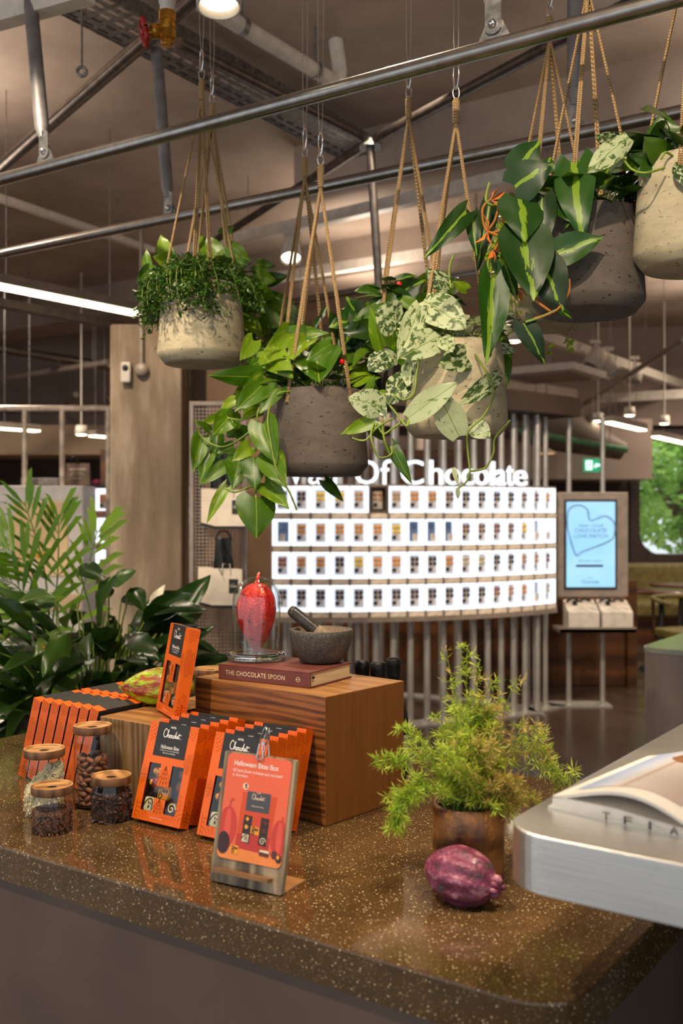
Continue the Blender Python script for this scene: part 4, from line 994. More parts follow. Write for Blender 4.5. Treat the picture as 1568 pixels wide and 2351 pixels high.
# ------------------------------------------------------------------ orange sweet boxes
BW, BT, BH = .118, .0235, .175
def web(m, cx, cz, r, a0, a1, ns=7, nr=5, w_=.0006):
    for i in range(ns):
        q = a0+(a1-a0)*i/(ns-1); ribbon(m, [(cx, cz), (cx+r*math.cos(q), cz+r*math.sin(q))], w_)
    for k in range(1, nr+1):
        rr_ = r*k/(nr+.4); pts = []
        for i in range(ns-1):
            for s in range(4):
                f = s/3; q = a0+(a1-a0)*(i+f)/(ns-1); sag = 1-.16*math.sin(PI*f); pts.append((cx+rr_*sag*math.cos(q), cz+rr_*sag*math.sin(q)))
        ribbon(m, pts, w_*.8)
def clipm(m, x0, x1, z0, z1):
    keep = [i for i, f in enumerate(m.f) if all(x0 <= m.v[j][0] <= x1 and z0 <= m.v[j][1] <= z1 for j in f)]
    m.f = [m.f[i] for i in keep]; m.m = [m.m[i] for i in keep]; m.s = [m.s[i] for i in keep]; return m
xs = [0, .145*BW, .385*BW, .62*BW, .86*BW, BW]; zs = [0, .10*BH, .235*BH, .36*BH, .58*BH, BH]
cart = MB()
for i in range(5):
    for j in range(5):
        win_ = (i in (1, 3) and j in (1, 2, 3)) or (i == 2 and j == 2)
        if not win_: cart.add([(xs[i], 0, zs[j]), (xs[i+1], 0, zs[j]), (xs[i+1], 0, zs[j+1]), (xs[i], 0, zs[j+1])], [(0, 1, 2, 3)])
cart.add([(0, 0, 0), (BW, 0, 0), (BW, BT, 0), (0, BT, 0), (0, 0, BH), (BW, 0, BH), (BW, BT, BH), (0, BT, BH)], [(0, 3, 2, 1), (4, 5, 6, 7), (1, 2, 6, 5), (0, 4, 7, 3)])
cart.add([(BW, BT, 0), (0, BT, 0), (0, BT, BH), (BW, BT, BH)], [(0, 1, 2, 3)], 1)
lx0, lx1, lz0 = .17*BW, .83*BW, .655*BH
lab_ = MB().add([(lx0, -.0003, lz0), (lx1, -.0003, lz0), (lx1, -.0003, BH+.0003), (lx0, -.0003, BH+.0003), (lx0, BT, BH+.0003), (lx1, BT, BH+.0003)], [(0, 1, 2, 3), (3, 2, 5, 4)])
fw = MB()
web(fw, BW, .055*BH, .052, PI*.5, PI*1.0, 6, 6); web(fw, BW, .62*BH, .022, PI*.55, PI*1.45, 7, 5); web(fw, 0, BH, .04, -PI*.5, 0, 6, 5); web(fw, BW, BH, .03, PI, PI*1.5, 5, 4)
web(fw, .05*BW, .0, .035, .2, PI*.5, 6, 4); web(fw, .5*BW, .57*BH, .045, PI*1.35, PI*1.65, 5, 5); web(fw, .5*BW, .235*BH, .028, PI*1.3, PI*1.7, 5, 4); web(fw, 0, .45*BH, .02, -PI*.4, PI*.4, 5, 4)
clipm(fw, 0, BW, 0, BH)
keep = []
for i, f in enumerate(fw.f):
    c_ = sum((Vector(fw.v[j]) for j in f), Vector())/len(f)
    inwin = (zs[1]-.001 < c_.y < zs[4]+.001 and (xs[1]-.001 < c_.x < xs[2]+.001 or xs[3]-.001 < c_.x < xs[4]+.001)) or (xs[1] < c_.x < xs[4] and zs[2] < c_.y < zs[3])
    inlab = lx0-.001 < c_.x < lx1+.001 and c_.y > lz0-.001
    if not inwin and not inlab: keep.append(i)
fw.f = [fw.f[i] for i in keep]; fw.m = [fw.m[i] for i in keep]; fw.s = [fw.s[i] for i in keep]
fw.xf(Matrix.Translation((0, -.0003, 0)) @ XZ)
sw = MB(); web(sw, 0, .62*BH, .03, -PI*.5, PI*.5, 9, 6); web(sw, BT, .05*BH, .045, PI*.5, PI, 6, 7); web(sw, 0, BH, .03, -PI*.5, 0, 6, 5); web(sw, BT*.5, .0, .03, .3, PI-.3, 7, 4); clipm(sw, 0, BT, 0, BH)
Mside = Matrix(((0, 0, 1, BW+.0003), (1, 0, 0, 0), (0, 1, 0, 0), (0, 0, 0, 1)))
sw.xf(Mside)
lg = script_logo(.041); lg.xf(Matrix.Translation((.5*BW, -.0006, BH*.845)) @ XZ)
tx = text_mesh('Halloween Bites', 1, 0, None, 'CENTER', .004); fit(tx, .31*BW, .69*BW, .735*BH, .775*BH)
for i, s_ in enumerate(('A collection of our most frighteningly', 'flavoursome chocolates')):
    q = text_mesh(s_, 1); hw = (.20, .13)[i]; fit(q, (.5-hw)*BW, (.5+hw)*BW, (.71-.022*i)*BH, (.726-.022*i)*BH); tx.join(q)
q = text_mesh('Net Wt 6.7 oz 190g', 1); fit(q, .38*BW, .62*BW, .035*BH, .05*BH); tx.join(q)
tx.xf(Matrix.Translation((0, -.0006, 0)) @ XZ)
tray = MB().add([(xs[1]-.004, .017, zs[1]-.004), (xs[4]+.004, .017, zs[1]-.004), (xs[4]+.004, .017, zs[4]+.004), (xs[1]-.004, .017, zs[4]+.004)], [(0, 1, 2, 3)])
film = MB().add([(xs[1]-.002, .002, zs[1]-.002), (xs[4]+.002, .0022, zs[1]-.002), (xs[4]+.002, .002, zs[4]+.002), (xs[1]-.002, .0024, zs[4]+.002)], [(0, 1, 2, 3)])
REDCH = NT('red_yellow_choc'); _v = REDCH.coord(); REDCH.col(REDCH.ramp(REDCH.noise(_v, 60, 3), [(.4, (96, 44, 32)), (.5, (176, 34, 24)), (.62, (214, 160, 20))])); REDCH.set(.2); REDCH = REDCH.m
MILK = plain('milk_bite', (112, 66, 44), .3); IVORY = plain('white_bite', (226, 214, 160), .4); YEL = plain('yellow_bite', (232, 150, 20), .35); DARKB = plain('dark_bite', (62, 32, 26), .3)
X_ = lambda f: f*BW
Z_ = lambda f: f*BH
balls = MB()
for fx, fz in ((.30, .50), (.27, .385)): balls.ball((X_(fx), .0135, Z_(fz)), (.0115, .0105, .0115), 12, 8)
mballs = MB()
for fx, fz in ((.80, .51), (.79, .38)): mballs.ball((X_(fx), .0135, Z_(fz)), (.012, .0105, .012), 12, 8)
yd = MB()
for fx, fz in ((.245, .50), (.215, .385)): yd.ball((X_(fx), .006, Z_(fz)), (.0045, .003, .0055), 8, 6)
def sq(cx, cz, s, r=.004): return MB().prism(rrect(cx-s, cx+s, cz-s, cz+s, r, 4), 0, .008, bev=.0015).xf(Matrix.Translation((0, .013, 0)) @ XZ)
ghost = sq(X_(.262), Z_(.165), .0125); boo = sq(X_(.5), Z_(.30), .0125); yl2 = MB().tube([(X_(.65), .012, Z_(.115)), (X_(.66), .012, Z_(.20))], .004, 8)
swirl = MB().lathe([(0, .012), (.0135, .011), (.0145, 0), (0, 0)], 18).xf(Matrix.Translation((X_(.735), .016, Z_(.165))) @ XZ)
def inkline(pts, w_): m = MB(); ribbon(m, [(p.x, p.y) for p in smooth([(a_, b_, 0) for a_, b_ in pts], 5)], w_); return m
def ghost_ink(cx, cz, s):
    m = inkline([(cx-s*.95, cz-s*.25), (cx-s*.6, cz+s*.35), (cx-s*.1, cz+s*.75), (cx+s*.4, cz+s*.7), (cx+s*.6, cz+s*.2), (cx+s*.62, cz-s*.8)], s*.2)
    for dx, dz, rx, rz_ in ((-.12, .22, .14, .2), (.25, .1, .13, .17), (.0, -.35, .2, .26)):
        n_ = 10; m.add([(cx+s*(dx+rx*math.cos(2*PI*i/n_)), cz+s*(dz+rz_*math.sin(2*PI*i/n_)), 0) for i in range(n_)], [list(range(n_))])
    return m
def boo_ink(cx, cz, s):
    m = inkline([(cx-s*.6, cz+s*.65), (cx-s*.65, cz-s*.7), (cx-s*.3, cz-s*.75), (cx-s*.1, cz-s*.35), (cx-s*.45, cz-s*.05), (cx-s*.1, cz+s*.3), (cx-s*.2, cz+s*.65), (cx-s*.7, cz+s*.7)], s*.17)
    for dx in (.2, .68):
        n_ = 10; m.add([(cx+s*(dx+.2*math.cos(2*PI*i/n_)), cz+s*(.25+.28*math.sin(2*PI*i/n_)), 0) for i in range(n_)], [list(range(n_))])
    return m
def swirl_ink(cx, cz, s):
    return inkline([(cx+s*(1-t*.9)*math.cos(t*9), cz+s*(1-t*.9)*math.sin(t*9)) for t in [i/16 for i in range(17)]], s*.22)
gi = ghost_ink(X_(.262), Z_(.165), .0125).join(boo_ink(X_(.5), Z_(.30), .0125)); gi.xf(Matrix.Translation((0, .0048, 0)) @ XZ)
si = swirl_ink(X_(.735), Z_(.165), .010); si.xf(Matrix.Translation((0, .0036, 0)) @ XZ)
BOX = [('carton', cart, [ORANGE, BLACKC]), ('black_label', lab_, BLACKC), ('foil_web', fw, FOIL), ('foil_web', sw, FOIL), ('logo', lg, WHITE_INK), ('print', tx, WHITE_INK), ('tray', tray, DARKTRAY), ('window_film', film, FILM),
       ('red_bites', balls, REDCH), ('milk_bites', mballs, MILK), ('yellow_spots', yd, YEL), ('ghost_bite', ghost, IVORY), ('yellow_bite', boo, YEL), ('orange_stick', yl2, YEL), ('swirl_bite', swirl, DARKB), ('bite_drawing', gi, BROWN_INK), ('swirl_drawing', si, IVORY)]
BOXM = [(n_, m_.mesh(n_, mt)) for n_, m_, mt in BOX]
def sweet_box(loc, tilt, rz, label, grp, full=True):
    t = bpy.data.objects.new('sweet_box', None); COL.objects.link(t); t.location = loc; t.rotation_euler = (-tilt, 0, rz)
    props(t, label, 'box', grp)
    for n_, me in BOXM:
        if not full and n_ not in ('carton', 'black_label', 'foil_web', 'tray', 'window_film', 'logo'): continue
        lk(n_, me, t, kind='stuff' if n_ == 'foil_web' else None)
    return t
TL = math.radians(17); lift = BT*math.sin(TL)
posn = ('front box', 'second box', 'third box', 'fourth box', 'rearmost box')
for nm, (bx, by) in (('left', (-.3805, 1.855)), ('right', (-.249, 1.759))):
    for i in range(5):
        q = Vector((bx, by, CT+lift))+BV*(i*.0262)
        sweet_box(q, TL, ANG+.012, f'orange sweet box, {posn[i]} of the {nm} leaning stack by the tall oak block', 'sweet boxes leaning on the tall oak block', i == 0)
sweet_box((-.3745, 2.066, CT+LB+BT*math.sin(.18)), .18, math.radians(-63.2), 'single orange sweet box standing upright on the low oak block', 'single upright box')
rzb = math.atan2(-.818, -.575)
for row in range(2):
    for i in range(7):
        q = Vector((-.682, 2.16, CT+lift))+BR*(i*.0293)+BV*(row*.126+.118)
        q2 = q
        sweet_box(q2, TL, rzb, f'orange sweet box, {ORD[i]} from left in the {("front", "rear")[row]} row leaning on the low block', 'sweet boxes leaning on the low oak block', False)
# ------------------------------------------------------------------ sign holder
sr = math.radians(-29.4); sa = math.radians(12.2); SW, SH, ST = .13, .193, .008
sg = thing('menu_stand', 'grey oak stand with orange printed card and wire clip', 'sign', (-.2003, 1.5537, CT+ST*math.sin(sa)), 0); sg.rotation_euler = (-sa, 0, sr)
part('board', MB().prism(rrect(0, SW, 0, SH, .003, 3), -ST, 0).xf(XZ), GREYWOOD, sg)
cd = part('card', MB().prism(rrect(.008, SW-.006, .036, SH-.002, .009, 6), .0004, .0014).xf(XZ), plain('card_print', (228, 98, 62), .35, 0, .02, 3), sg)
cx0, cx1, cz0, cz1 = .008, SW-.006, .036, SH-.002
def cp(fx, fz): return (cx0+(cx1-cx0)*fx, cz0+(cz1-cz0)*fz)
def flat(name, out, mat, lv): m = MB().add([(*cp(*p), 0) for p in out], [list(range(len(out)))]); m.xf(Matrix.Translation((0, -.0014-.00012*lv, 0)) @ XZ); return part(name, m, mat, cd)
def ell(cx, cz, rx, rz_, n_=24): return [(cx+rx*math.cos(2*PI*i/n_), cz+rz_*math.sin(2*PI*i/n_)) for i in range(n_)]
PI_ = {k: plain('print_'+k, c, .4, 0, .03) for k, c in dict(floor=(232, 132, 62), box=(208, 74, 34), boxlow=(186, 52, 38), side=(226, 90, 40), label=(72, 72, 74), dark=(52, 34, 34), pod=(196, 60, 46), podl=(222, 84, 62), blackpod=(54, 28, 30), ivory=(224, 206, 170), yellow=(236, 156, 40), brown=(96, 42, 34), ink=(240, 200, 180), white=(250, 226, 212)).items()}
flat('printed_floor', [(.0, .045), (.03, .01), (.08, .0), (.92, .0), (.97, .01), (1, .045), (1, .10), (.0, .12)], PI_['floor'], 1)
flat('printed_box', [(.27, .115), (.78, .105), (.84, .64), (.30, .645)], PI_['box'], 1); flat('printed_box_foot', [(.27, .115), (.78, .105), (.80, .26), (.28, .25)], PI_['boxlow'], 2)
flat('printed_label', [(.37, .475), (.735, .475), (.74, .66), (.375, .66)], PI_['label'], 2)
for x0_, x1_ in ((.355, .485), (.62, .745)): flat('printed_window', [(x0_, .18), (x1_, .17), (x1_+.01, .43), (x0_+.01, .435)], PI_['dark'], 3)
flat('printed_bite', [(.487, .27), (.618, .265), (.618, .335), (.487, .34)], PI_['yellow'], 4); flat('printed_bite', ell(.42, .40, .025, .018), PI_['yellow'], 4); flat('printed_bite', ell(.415, .325, .028, .02), PI_['yellow'], 4); flat('printed_bite', ell(.70, .39, .035, .022), PI_['brown'], 4); flat('printed_bite', ell(.69, .315, .035, .022), PI_['brown'], 4)
flat('printed_ghost_bite', [(.365, .185), (.465, .183), (.468, .255), (.368, .258)], PI_['ivory'], 4)
flat('printed_ball', ell(.335, .70, .045, .032), PI_['ivory'], 3); flat('printed_ball_eye', ell(.34, .712, .018, .013), PI_['blackpod'], 4); flat('printed_ball_eye', ell(.345, .69, .022, .010), PI_['pod'], 4)
for cx_, cz_, rx, rz_ in ((.12, .30, .145, .19), (.93, .265, .125, .175)):
    o = [(max(.0, min(1.0, x)), z) for x, z in ell(cx_, cz_, rx, rz_)]; flat('printed_pod', o, PI_['pod'], 3)
    o = [(max(.0, min(1.0, x)), z) for x, z in ell(cx_, cz_+.01, rx*.35, rz_*.85)]; flat('printed_pod_rib', o, PI_['podl'], 4)
flat('printed_stem', [(.11, .49), (.135, .485), (.145, .545), (.19, .555), (.185, .57), (.13, .565)], PI_['pod'], 3); flat('printed_stem', [(.945, .43), (.965, .43), (.962, .475), (.945, .475)], PI_['pod'], 3)
flat('printed_black_pod', [(max(.005, x), z) for x, z in ell(.085, .145, .10, .105)], PI_['blackpod'], 5)
flat('printed_boo_bite', [(.215, .065), (.33, .06), (.332, .135), (.218, .14)], PI_['yellow'], 5)
flat('printed_tub', [(.655, .085), (.80, .08), (.81, .125), (.65, .13)], PI_['brown'], 5); flat('printed_tub_top', [(.65, .12), (.81, .115), (.79, .14), (.67, .14)], PI_['ivory'], 6)
flat('printed_truffle', ell(.885, .115, .05, .04), PI_['brown'], 5); flat('printed_truffle', [(min(.997, x), z) for x, z in ell(.955, .085, .045, .038)], PI_['blackpod'], 6); flat('printed_truffle_spot', ell(.945, .10, .022, .02), PI_['yellow'], 7)
m = MB()
q = text_mesh('Halloween Bites Box', 1, 0, None, 'LEFT', .014); fit(q, *[cp(f, 0)[0] for f in (.115, .81)], cp(0, .885)[1], cp(0, .935)[1]); m.join(q)
q = text_mesh('All hand drawn in-house and recreated', 1, 0, None, 'LEFT'); fit(q, *[cp(f, 0)[0] for f in (.105, .875)], cp(0, .825)[1], cp(0, .858)[1]); m.join(q)
q = text_mesh('in chocolate.', 1, 0, None, 'LEFT'); fit(q, *[cp(f, 0)[0] for f in (.105, .35)], cp(0, .783)[1], cp(0, .812)[1]); m.join(q)
m.xf(Matrix.Translation((0, -.0017, 0)) @ XZ); part('card_lettering', m, PI_['white'], cd)
q = script_logo(.022); q.xf(Matrix.Translation((*[cp(.555, .60)[0]], -.0019, cp(.555, .585)[1])) @ XZ); part('printed_logo', q, PI_['ink'], cd)
q = text_mesh('Halloween Bites', 1); fit(q, cp(.46, 0)[0], cp(.65, 0)[0], cp(0, .52)[1], cp(0, .535)[1]); q.xf(Matrix.Translation((0, -.0019, 0)) @ XZ); part('printed_title', q, PI_['ink'], cd)
gw = (cx1-cx0)
q = ghost_ink(*cp(.416, .22), gw*.05).join(boo_ink(*cp(.552, .302), gw*.06)).join(boo_ink(*cp(.273, .10), gw*.055)); q.xf(Matrix.Translation((0, -.0023, 0)) @ XZ); part('printed_drawing', q, BROWN_INK, cd)
q = swirl_ink(*cp(.685, .215), gw*.05); q.xf(Matrix.Translation((0, -.0021, 0)) @ XZ); part('printed_swirl', q, PI_['ivory'], cd)
part('ledge', MB().box(.012, SW-.018, -.014, 0, .0155, .021), plain('ledge_oak', (120, 84, 48), .5), sg)
part('foot', MB().box(SW*.2, SW-.004, ST, .075, -.006, -.0005).xf(Matrix.Rotation(sa, 4, 'X')), OAK_T, sg)
cl_ = MB()
zc = SH+.005; xc = SW*.52
cl_.tube(smooth([(xc-.0035, -.0045, zc+.012), (xc-.006, -.004, zc-.008), (xc-.006, -.004, zc-.010), (xc+.005, -.004, zc-.010), (xc+.005, -.004, zc-.006), (xc+.002, -.0045, zc+.012), (xc+.004, -.001, zc+.03), (xc+.0, .003, zc+.038), (xc-.004, .001, zc+.03), (xc-.0035, -.0045, zc+.012)], 4), .0011, 6)
cl_.tube(smooth([(xc+.003, ST+.004, zc+.012), (xc+.006, ST+.003, zc-.010), (xc-.005, ST+.003, zc-.010), (xc-.001, ST+.003, zc+.012), (xc+.003, .006, zc+.032), (xc+.006, .003, zc+.036), (xc+.007, .004, zc+.026), (xc+.003, ST+.004, zc+.012)], 4), .0011, 6)
cl_.lathe([(.004, 0), (.004, .004)], 10, c=(xc-.001, .003, zc+.010))
part('wire_clip', cl_, CHROME, sg, label='silver wire clip')
# ------------------------------------------------------------------ jars
def chips(R0, h, n_, size, elong=1.0, fill=.6, top=None):
    m = MB()
    for i in range(n_):
        a_ = R(0, 2*PI); r_ = R0*math.sqrt(R(fill, 1)); z = R(.0, 1); hh = h if top is None else h*(.75+top*math.cos(a_-.6)*r_/R0)
        if R(0, 1) < .35: r_ = R0*math.sqrt(R(0, 1)); z = 1
        c_ = Vector((r_*math.cos(a_), r_*math.sin(a_), z*hh)); s_ = size*R(.6, 1.3)
        M = Matrix.Translation(c_) @ Euler((R(0, 6), R(0, 6), R(0, 6))).to_matrix().to_4x4() @ Matrix.Diagonal((s_*elong, s_*.5, s_*.35, 1))
        m.join(MB().box(-.5, .5, -.5, .5, -.5, .5), M)
    return m
NIB = plain('cocoa_nibs', (96, 62, 44), .7, 0, .45, 160); SHAV = plain('dark_shavings', (58, 36, 28), .55, 0, .3, 160); PALE = plain('pale_flakes', (214, 200, 160), .6, 0, .12, 160)
BEAN = plain('cocoa_bean', (112, 70, 48), .5, 0, .3, 60)
def jar(px, dpt, dia, H, lab, content, zb=CT, rz=0):
    x = (px-784)/FPX*dpt; t = thing('glass_jar', lab, 'jar', (x, dpt, zb), rz, 'glass jars with wooden lids'); r = dia/2*.965; hl_ = .0145; hb = H-hl_
    prof = [(0, .0015), (r*.9, .0015), (r*.985, .006), (r, .012), (r, hb-.016), (r*.985, hb-.010), (r*.90, hb-.004), (r*.88, hb+.002)]
    part('glass_body', MB().lathe(prof, 40), GLASS, t)
    part('glass_foot', MB().lathe([(0, .0), (r*.86, .0), (r*.97, .004), (r*.97, .007), (0, .006)], 40), glass('foot_glass', (236, 240, 236)) if 'foot_glass' not in MATS else MATS['foot_glass'], t)
    R_ = dia/2; z0 = hb; z1 = H
    ld = part('lid', MB().lathe([(0, z0), (R_*.97, z0), (R_, z0+.002), (R_, z1-.002), (R_*.985, z1)], 40).lathe([(R_*.985, z1), (R_*.89, z1), (R_*.875, z1-.003)], 40, 1).lathe([(R_*.875, z1-.003), (.0105, z1-.003), (.009, z1-.0045)], 40, 1).lathe([(.009, z1-.0045), (.0085, z1-.0105), (0, z1-.0105)], 20, 2), [ACACIA_R, ACACIA, plain('lid_hole', (54, 34, 20), .7) if 'lid_hole' not in MATS else MATS['lid_hole']], t)
    ri = r*.95
    if content == 'nib': part('cocoa_nibs', chips(ri, .036, 1500, .0062, 1).lathe([(0, .004), (ri*.9, .004), (ri*.9, .033), (0, .035)], 20), NIB, t, kind='stuff')
    if content == 'shav': part('dark_shavings', chips(ri, .047, 1500, .009, 1.3).lathe([(0, .004), (ri*.88, .004), (ri*.88, .043), (0, .045)], 20), SHAV, t, kind='stuff')
    if content == 'flake': part('pale_flakes', chips(ri, .085, 1800, .006, 1.2, .75, .30).lathe([(0, .004), (ri*.93, .004), (ri*.93, .05), (0, .07)], 20), PALE, t, kind='stuff')
    if content == 'bean':
        me = MB().ball((0, 0, 0), (.011, .0064, .0052), 10, 7).mesh('cocoa_bean', BEAN); k = 0; lay = 0
        while k < 96:
            zz = .010+lay*.0092
            for j in range(9):
                a_ = 2*PI*j/9+lay*.37+R(-.1, .1); r_ = ri-.0085-R(0, .003)
                o = lk('cocoa_bean', me, None, (x+r_*math.cos(a_), dpt+r_*math.sin(a_), zb+zz+R(-.002, .002)), (R(-.6, .6), R(-.7, .7), a_+PI/2+R(-.5, .5)))
                props(o, 'brown cocoa bean lying inside the tall glass jar', 'cocoa bean', 'cocoa beans in the tall jar'); k += 1
            lay += 1
            if lay > 9: break
        part('bean_core', MB().lathe([(0, .004), (ri*.55, .004), (ri*.55, .085), (0, .09)], 16), BEAN, t)
    return t
jar(102, 1.905, .0755, .121, 'medium glass jar of pale flakes with a wooden lid, leftmost', 'flake')
jar(120, 1.80, .073, .081, 'short glass jar of cocoa nibs, in front of the pale flakes', 'nib', rz=.4)
jar(213, 1.955, .0725, .154, 'tall glass jar of cocoa beans with a wooden lid', 'bean', rz=1.1)
jar(256, 1.868, .0725, .081, 'short glass jar of dark shavings beside the orange boxes', 'shav', rz=2.0)
jar(484, 2.27, .082, .214, 'tallest glass jar, only its lid showing behind the cookbook', 'none')
# ------------------------------------------------------------------ cookbook
BKM = plain('maroon_cloth', (108, 54, 45), .55, 0, .05, 30, .1, 900); PAGES = NT('page_edges'); _v = PAGES.coord((1, 1, 1)); _n = PAGES.noise(PAGES.coord((1, 1, 60)), 14, 2)
PAGES.col(PAGES.ramp(_n, [(.35, (196, 166, 122)), (.65, (226, 200, 158))])); PAGES.set(.8); PAGES = PAGES.m
BZ = CT+.231
p0 = Vector((-.2424, 2.018, BZ)); p1 = Vector((-.058, 1.9066, BZ)); ex = (p1-p0); BL_ = ex.length; brz = math.atan2(ex.y, ex.x); BD, BHh = .152, .030
bk2 = thing('cookbook', 'maroon cloth cookbook lying on the tall oak block', 'book', p0, brz)
part('cover', MB().box(0, BL_, 0, BD, 0, .0026, 0, .0006).box(0, BL_, 0, BD, BHh-.0026, BHh, 0, .0006).box(0, BL_, 0, .0035, .0005, BHh-.0005, 0, .0006), BKM, bk2)
part('page_block', MB().box(.004, BL_-.003, .004, BD-.004, .0026, BHh-.0026), PAGES, bk2)
q = text_mesh('THE CHOCOLATE SPOON', 1, 0, None, 'LEFT', .006, 0, 1.1); fit(q, .018, .158, .0105, .0195); q.xf(Matrix.Translation((0, -.0004, 0)) @ XZ); part('spine_lettering', q, plain('cream_ink', (222, 196, 156), .6), bk2)
q = MB(); ribbon(q, [(.188+.0042*math.cos(t), .0145+.0042*math.sin(t)) for t in [2*PI*i/20 for i in range(21)]], .0009); ribbon(q, [(.1825, .0145), (.1935, .0145)], .001); q.xf(Matrix.Translation((0, -.0004, 0)) @ XZ); part('spine_emblem', q, MATS['cream_ink'], bk2)
part('bookmark_knot', MB().ball((BL_-.001, .012, .019), (.003, .004, .0025), 8, 6), BROWN_INK, bk2)
BT2 = BZ+BHh
# ------------------------------------------------------------------ cacao pods
def pod_mesh(L_, r, ridges=5, pw=.75, neck=0, amp=.09, n=48, k=36, tipsharp=.8, seed=1, blunt=.6):
    m = MB(); vs = []; rnd_ = random.Random(seed)
    ph = [rnd_.uniform(0, 6) for _ in range(6)]
    for i in range(k+1):
        t = i/k; rr_ = r*(math.sin(PI*t**pw)**(tipsharp if t**pw > .5 else blunt) if 0 < t < 1 else 0)
        rr_ *= 1-neck*math.exp(-((t-.93)/.08)**2)
        for j in range(n):
            q = 2*PI*j/n; g = abs(math.cos(q*ridges/1.0))
            f = 1+amp*(g-.6)+.02*math.sin(3*q+ph[0]+7*t)+.015*math.sin(11*q+ph[1]+19*t)*math.sin(13*t+ph[2])
            vs.append((t*L_-L_/2, rr_*f*math.cos(q), rr_*f*math.sin(q)))
    fs = [(i*n+j, i*n+(j+1) % n, (i+1)*n+(j+1) % n, (i+1)*n+j) for i in range(k) for j in range(n)]
    m.add(vs, fs, 0, True); return m
def podmat(name, stops, sc_=(6, 20, 20), rough=.32, metal=.0, bump=.5, ns=3):
    t = NT(name); v = t.coord(sc_); n_ = t.noise(v, ns, 6, .65); t.col(t.ramp(n_, stops)); t.set(rough, metal, coat=.2); t.bump(t.noise(t.coord(), 180, 4), bump, .004); return t.m
PODG = podmat('green_red_pod', [(.38, (126, 40, 16)), (.47, (160, 78, 26)), (.52, (140, 160, 20)), (.64, (172, 196, 26))], (6, 26, 26), .33)
PODR = podmat('red_pod', [(.34, (84, 12, 10)), (.42, (190, 24, 16)), (.60, (220, 40, 26)), (.72, (236, 104, 70))], (16, 26, 26), .24, .1, .9)
PODP = podmat('purple_pod', [(.36, (66, 62, 62)), (.42, (104, 48, 66)), (.55, (132, 60, 88)), (.66, (190, 140, 146))], (12, 16, 16), .36, .1, .7)
def podobj(lab, mat, L_, r, c, rot, stem=True, **kw):
    t = thing('cacao_pod', lab, 'cacao pod', c); t.rotation_euler = rot
    part('husk', pod_mesh(L_, r, **kw), mat, t)
    if stem: part('stem', MB().tube(smooth([(-L_/2+.004, 0, 0), (-L_/2-.006, .001, .002), (-L_/2-.018, .006, .009)], 4), [.004]*6+[.0035]*3, 8), mat, t)
    return t
podobj('green and red speckled cacao pod on the low oak blocks', PODG, .165, .039, (-.385, 2.128, CT+LB+.037), (.4, .02, PI-.15), False, seed=3, pw=.85)
podobj('purple bronze cacao pod lying before the wooden planter', PODP, .118, .0395, (.1735, 1.468, CT+.038), (.5, .12, math.radians(-30)), False, pw=.95, neck=.3, amp=.13, tipsharp=.5, seed=5)
pp = [o for o in sc.objects if o.get('label', '').startswith('purple bronze')][0]
m = MB()
for i in range(9):
    q = 2*PI*i/9; m.ball((.053+R(-.003, .004), .0115*math.cos(q), .0115*math.sin(q)), (.008, .0052, .0052), 8, 6)
part('calyx', m, PODP, pp, kind='stuff', label='ruffled stem end')
# ------------------------------------------------------------------ glass cloche with red pod
gx, gy = -.1715, 2.07
clo = thing('glass_cloche', 'glass dome on a thick glass base, standing on the cookbook', 'cloche', (gx, gy, BT2))
THICK = glass('thick_glass', (246, 250, 250))
part('base', MB().lathe([(0, .001), (.05, .001), (.058, .004), (.0605, .009), (.057, .0145), (.05, .0165), (.047, .013), (.044, .011), (.0, .010)], 56), THICK, clo)
part('inner_rim', MB().lathe([(.0425, .011), (.0425, .042), (.0415, .043), (.0410, .042)], 48), GLASS, clo)
dome = [(.0488, .0145), (.0488, .10)]+[(.0488*math.cos(q), .120+.0488*math.sin(q)) for q in [PI/2*i/12 for i in range(13)]]
part('dome', MB().lathe(dome, 56), GLASS, clo)
part('dome_inside', MB().lathe([(r_*.965, z_*.985) for r_, z_ in dome], 56), GLASS, clo)
rp = podobj('red foil-bright cacao pod standing inside the glass dome', PODR, .146, .039, (gx, gy, BT2+.011+.073), (0, 0, 0), True, pw=.72, amp=.10, seed=8, tipsharp=.85)
rp.rotation_euler = (0, PI/2, .6)
# ------------------------------------------------------------------ mortar and pestle
STONE = NT('dark_stone'); _v = STONE.coord(); _n = STONE.noise(_v, 240, 4, .7); STONE.col(STONE.ramp(_n, [(.3, (52, 48, 44)), (.55, (84, 78, 70)), (.75, (128, 118, 104))])); STONE.set(.5); STONE = STONE.m
STONEI = NT('worn_stone'); _v = STONEI.coord(); _n = STONEI.noise(_v, 260, 4, .7); STONEI.col(STONEI.ramp(_n, [(.3, (108, 90, 72)), (.7, (176, 152, 126))])); STONEI.set(.8); STONEI = STONEI.m
mo = thing('mortar', 'dark grey stone mortar bowl on the cookbook', 'mortar', (-.0408, 2.04, BT2))
ob_ = part('bowl', MB().lathe([(0, 0), (.034, 0), (.042, .004), (.054, .022), (.0605, .040), (.0632, .055), (.0635, .064), (.062, .066)], 48).lathe([(.062, .066), (.0545, .066), (.053, .0645)], 48).lathe([(.053, .0645), (.05, .045), (.038, .028), (.02, .019), (0, .017)], 48, 1), [STONE, STONEI], mo)
pt = thing('pestle', 'dark stone pestle with a pale worn end leaning in the mortar', 'pestle', (-.0408, 2.04, BT2))
P0 = Vector((.024, .0, .034)); P1 = P(667, 1399, 2.05)-Vector((-.0408, 2.04, BT2)); d_ = (P1-P0).normalized()
part('handle', MB().tube([P0+d_*.045, P0+d_*.06, P1-d_*.012, P1-d_*.004, P1+d_*.001, P1+d_*.003], [.0140, .0132, .0116, .011, .0085, .003], 20), plain('smooth_stone', (58, 52, 47), .32, 0, .25, 200), pt)
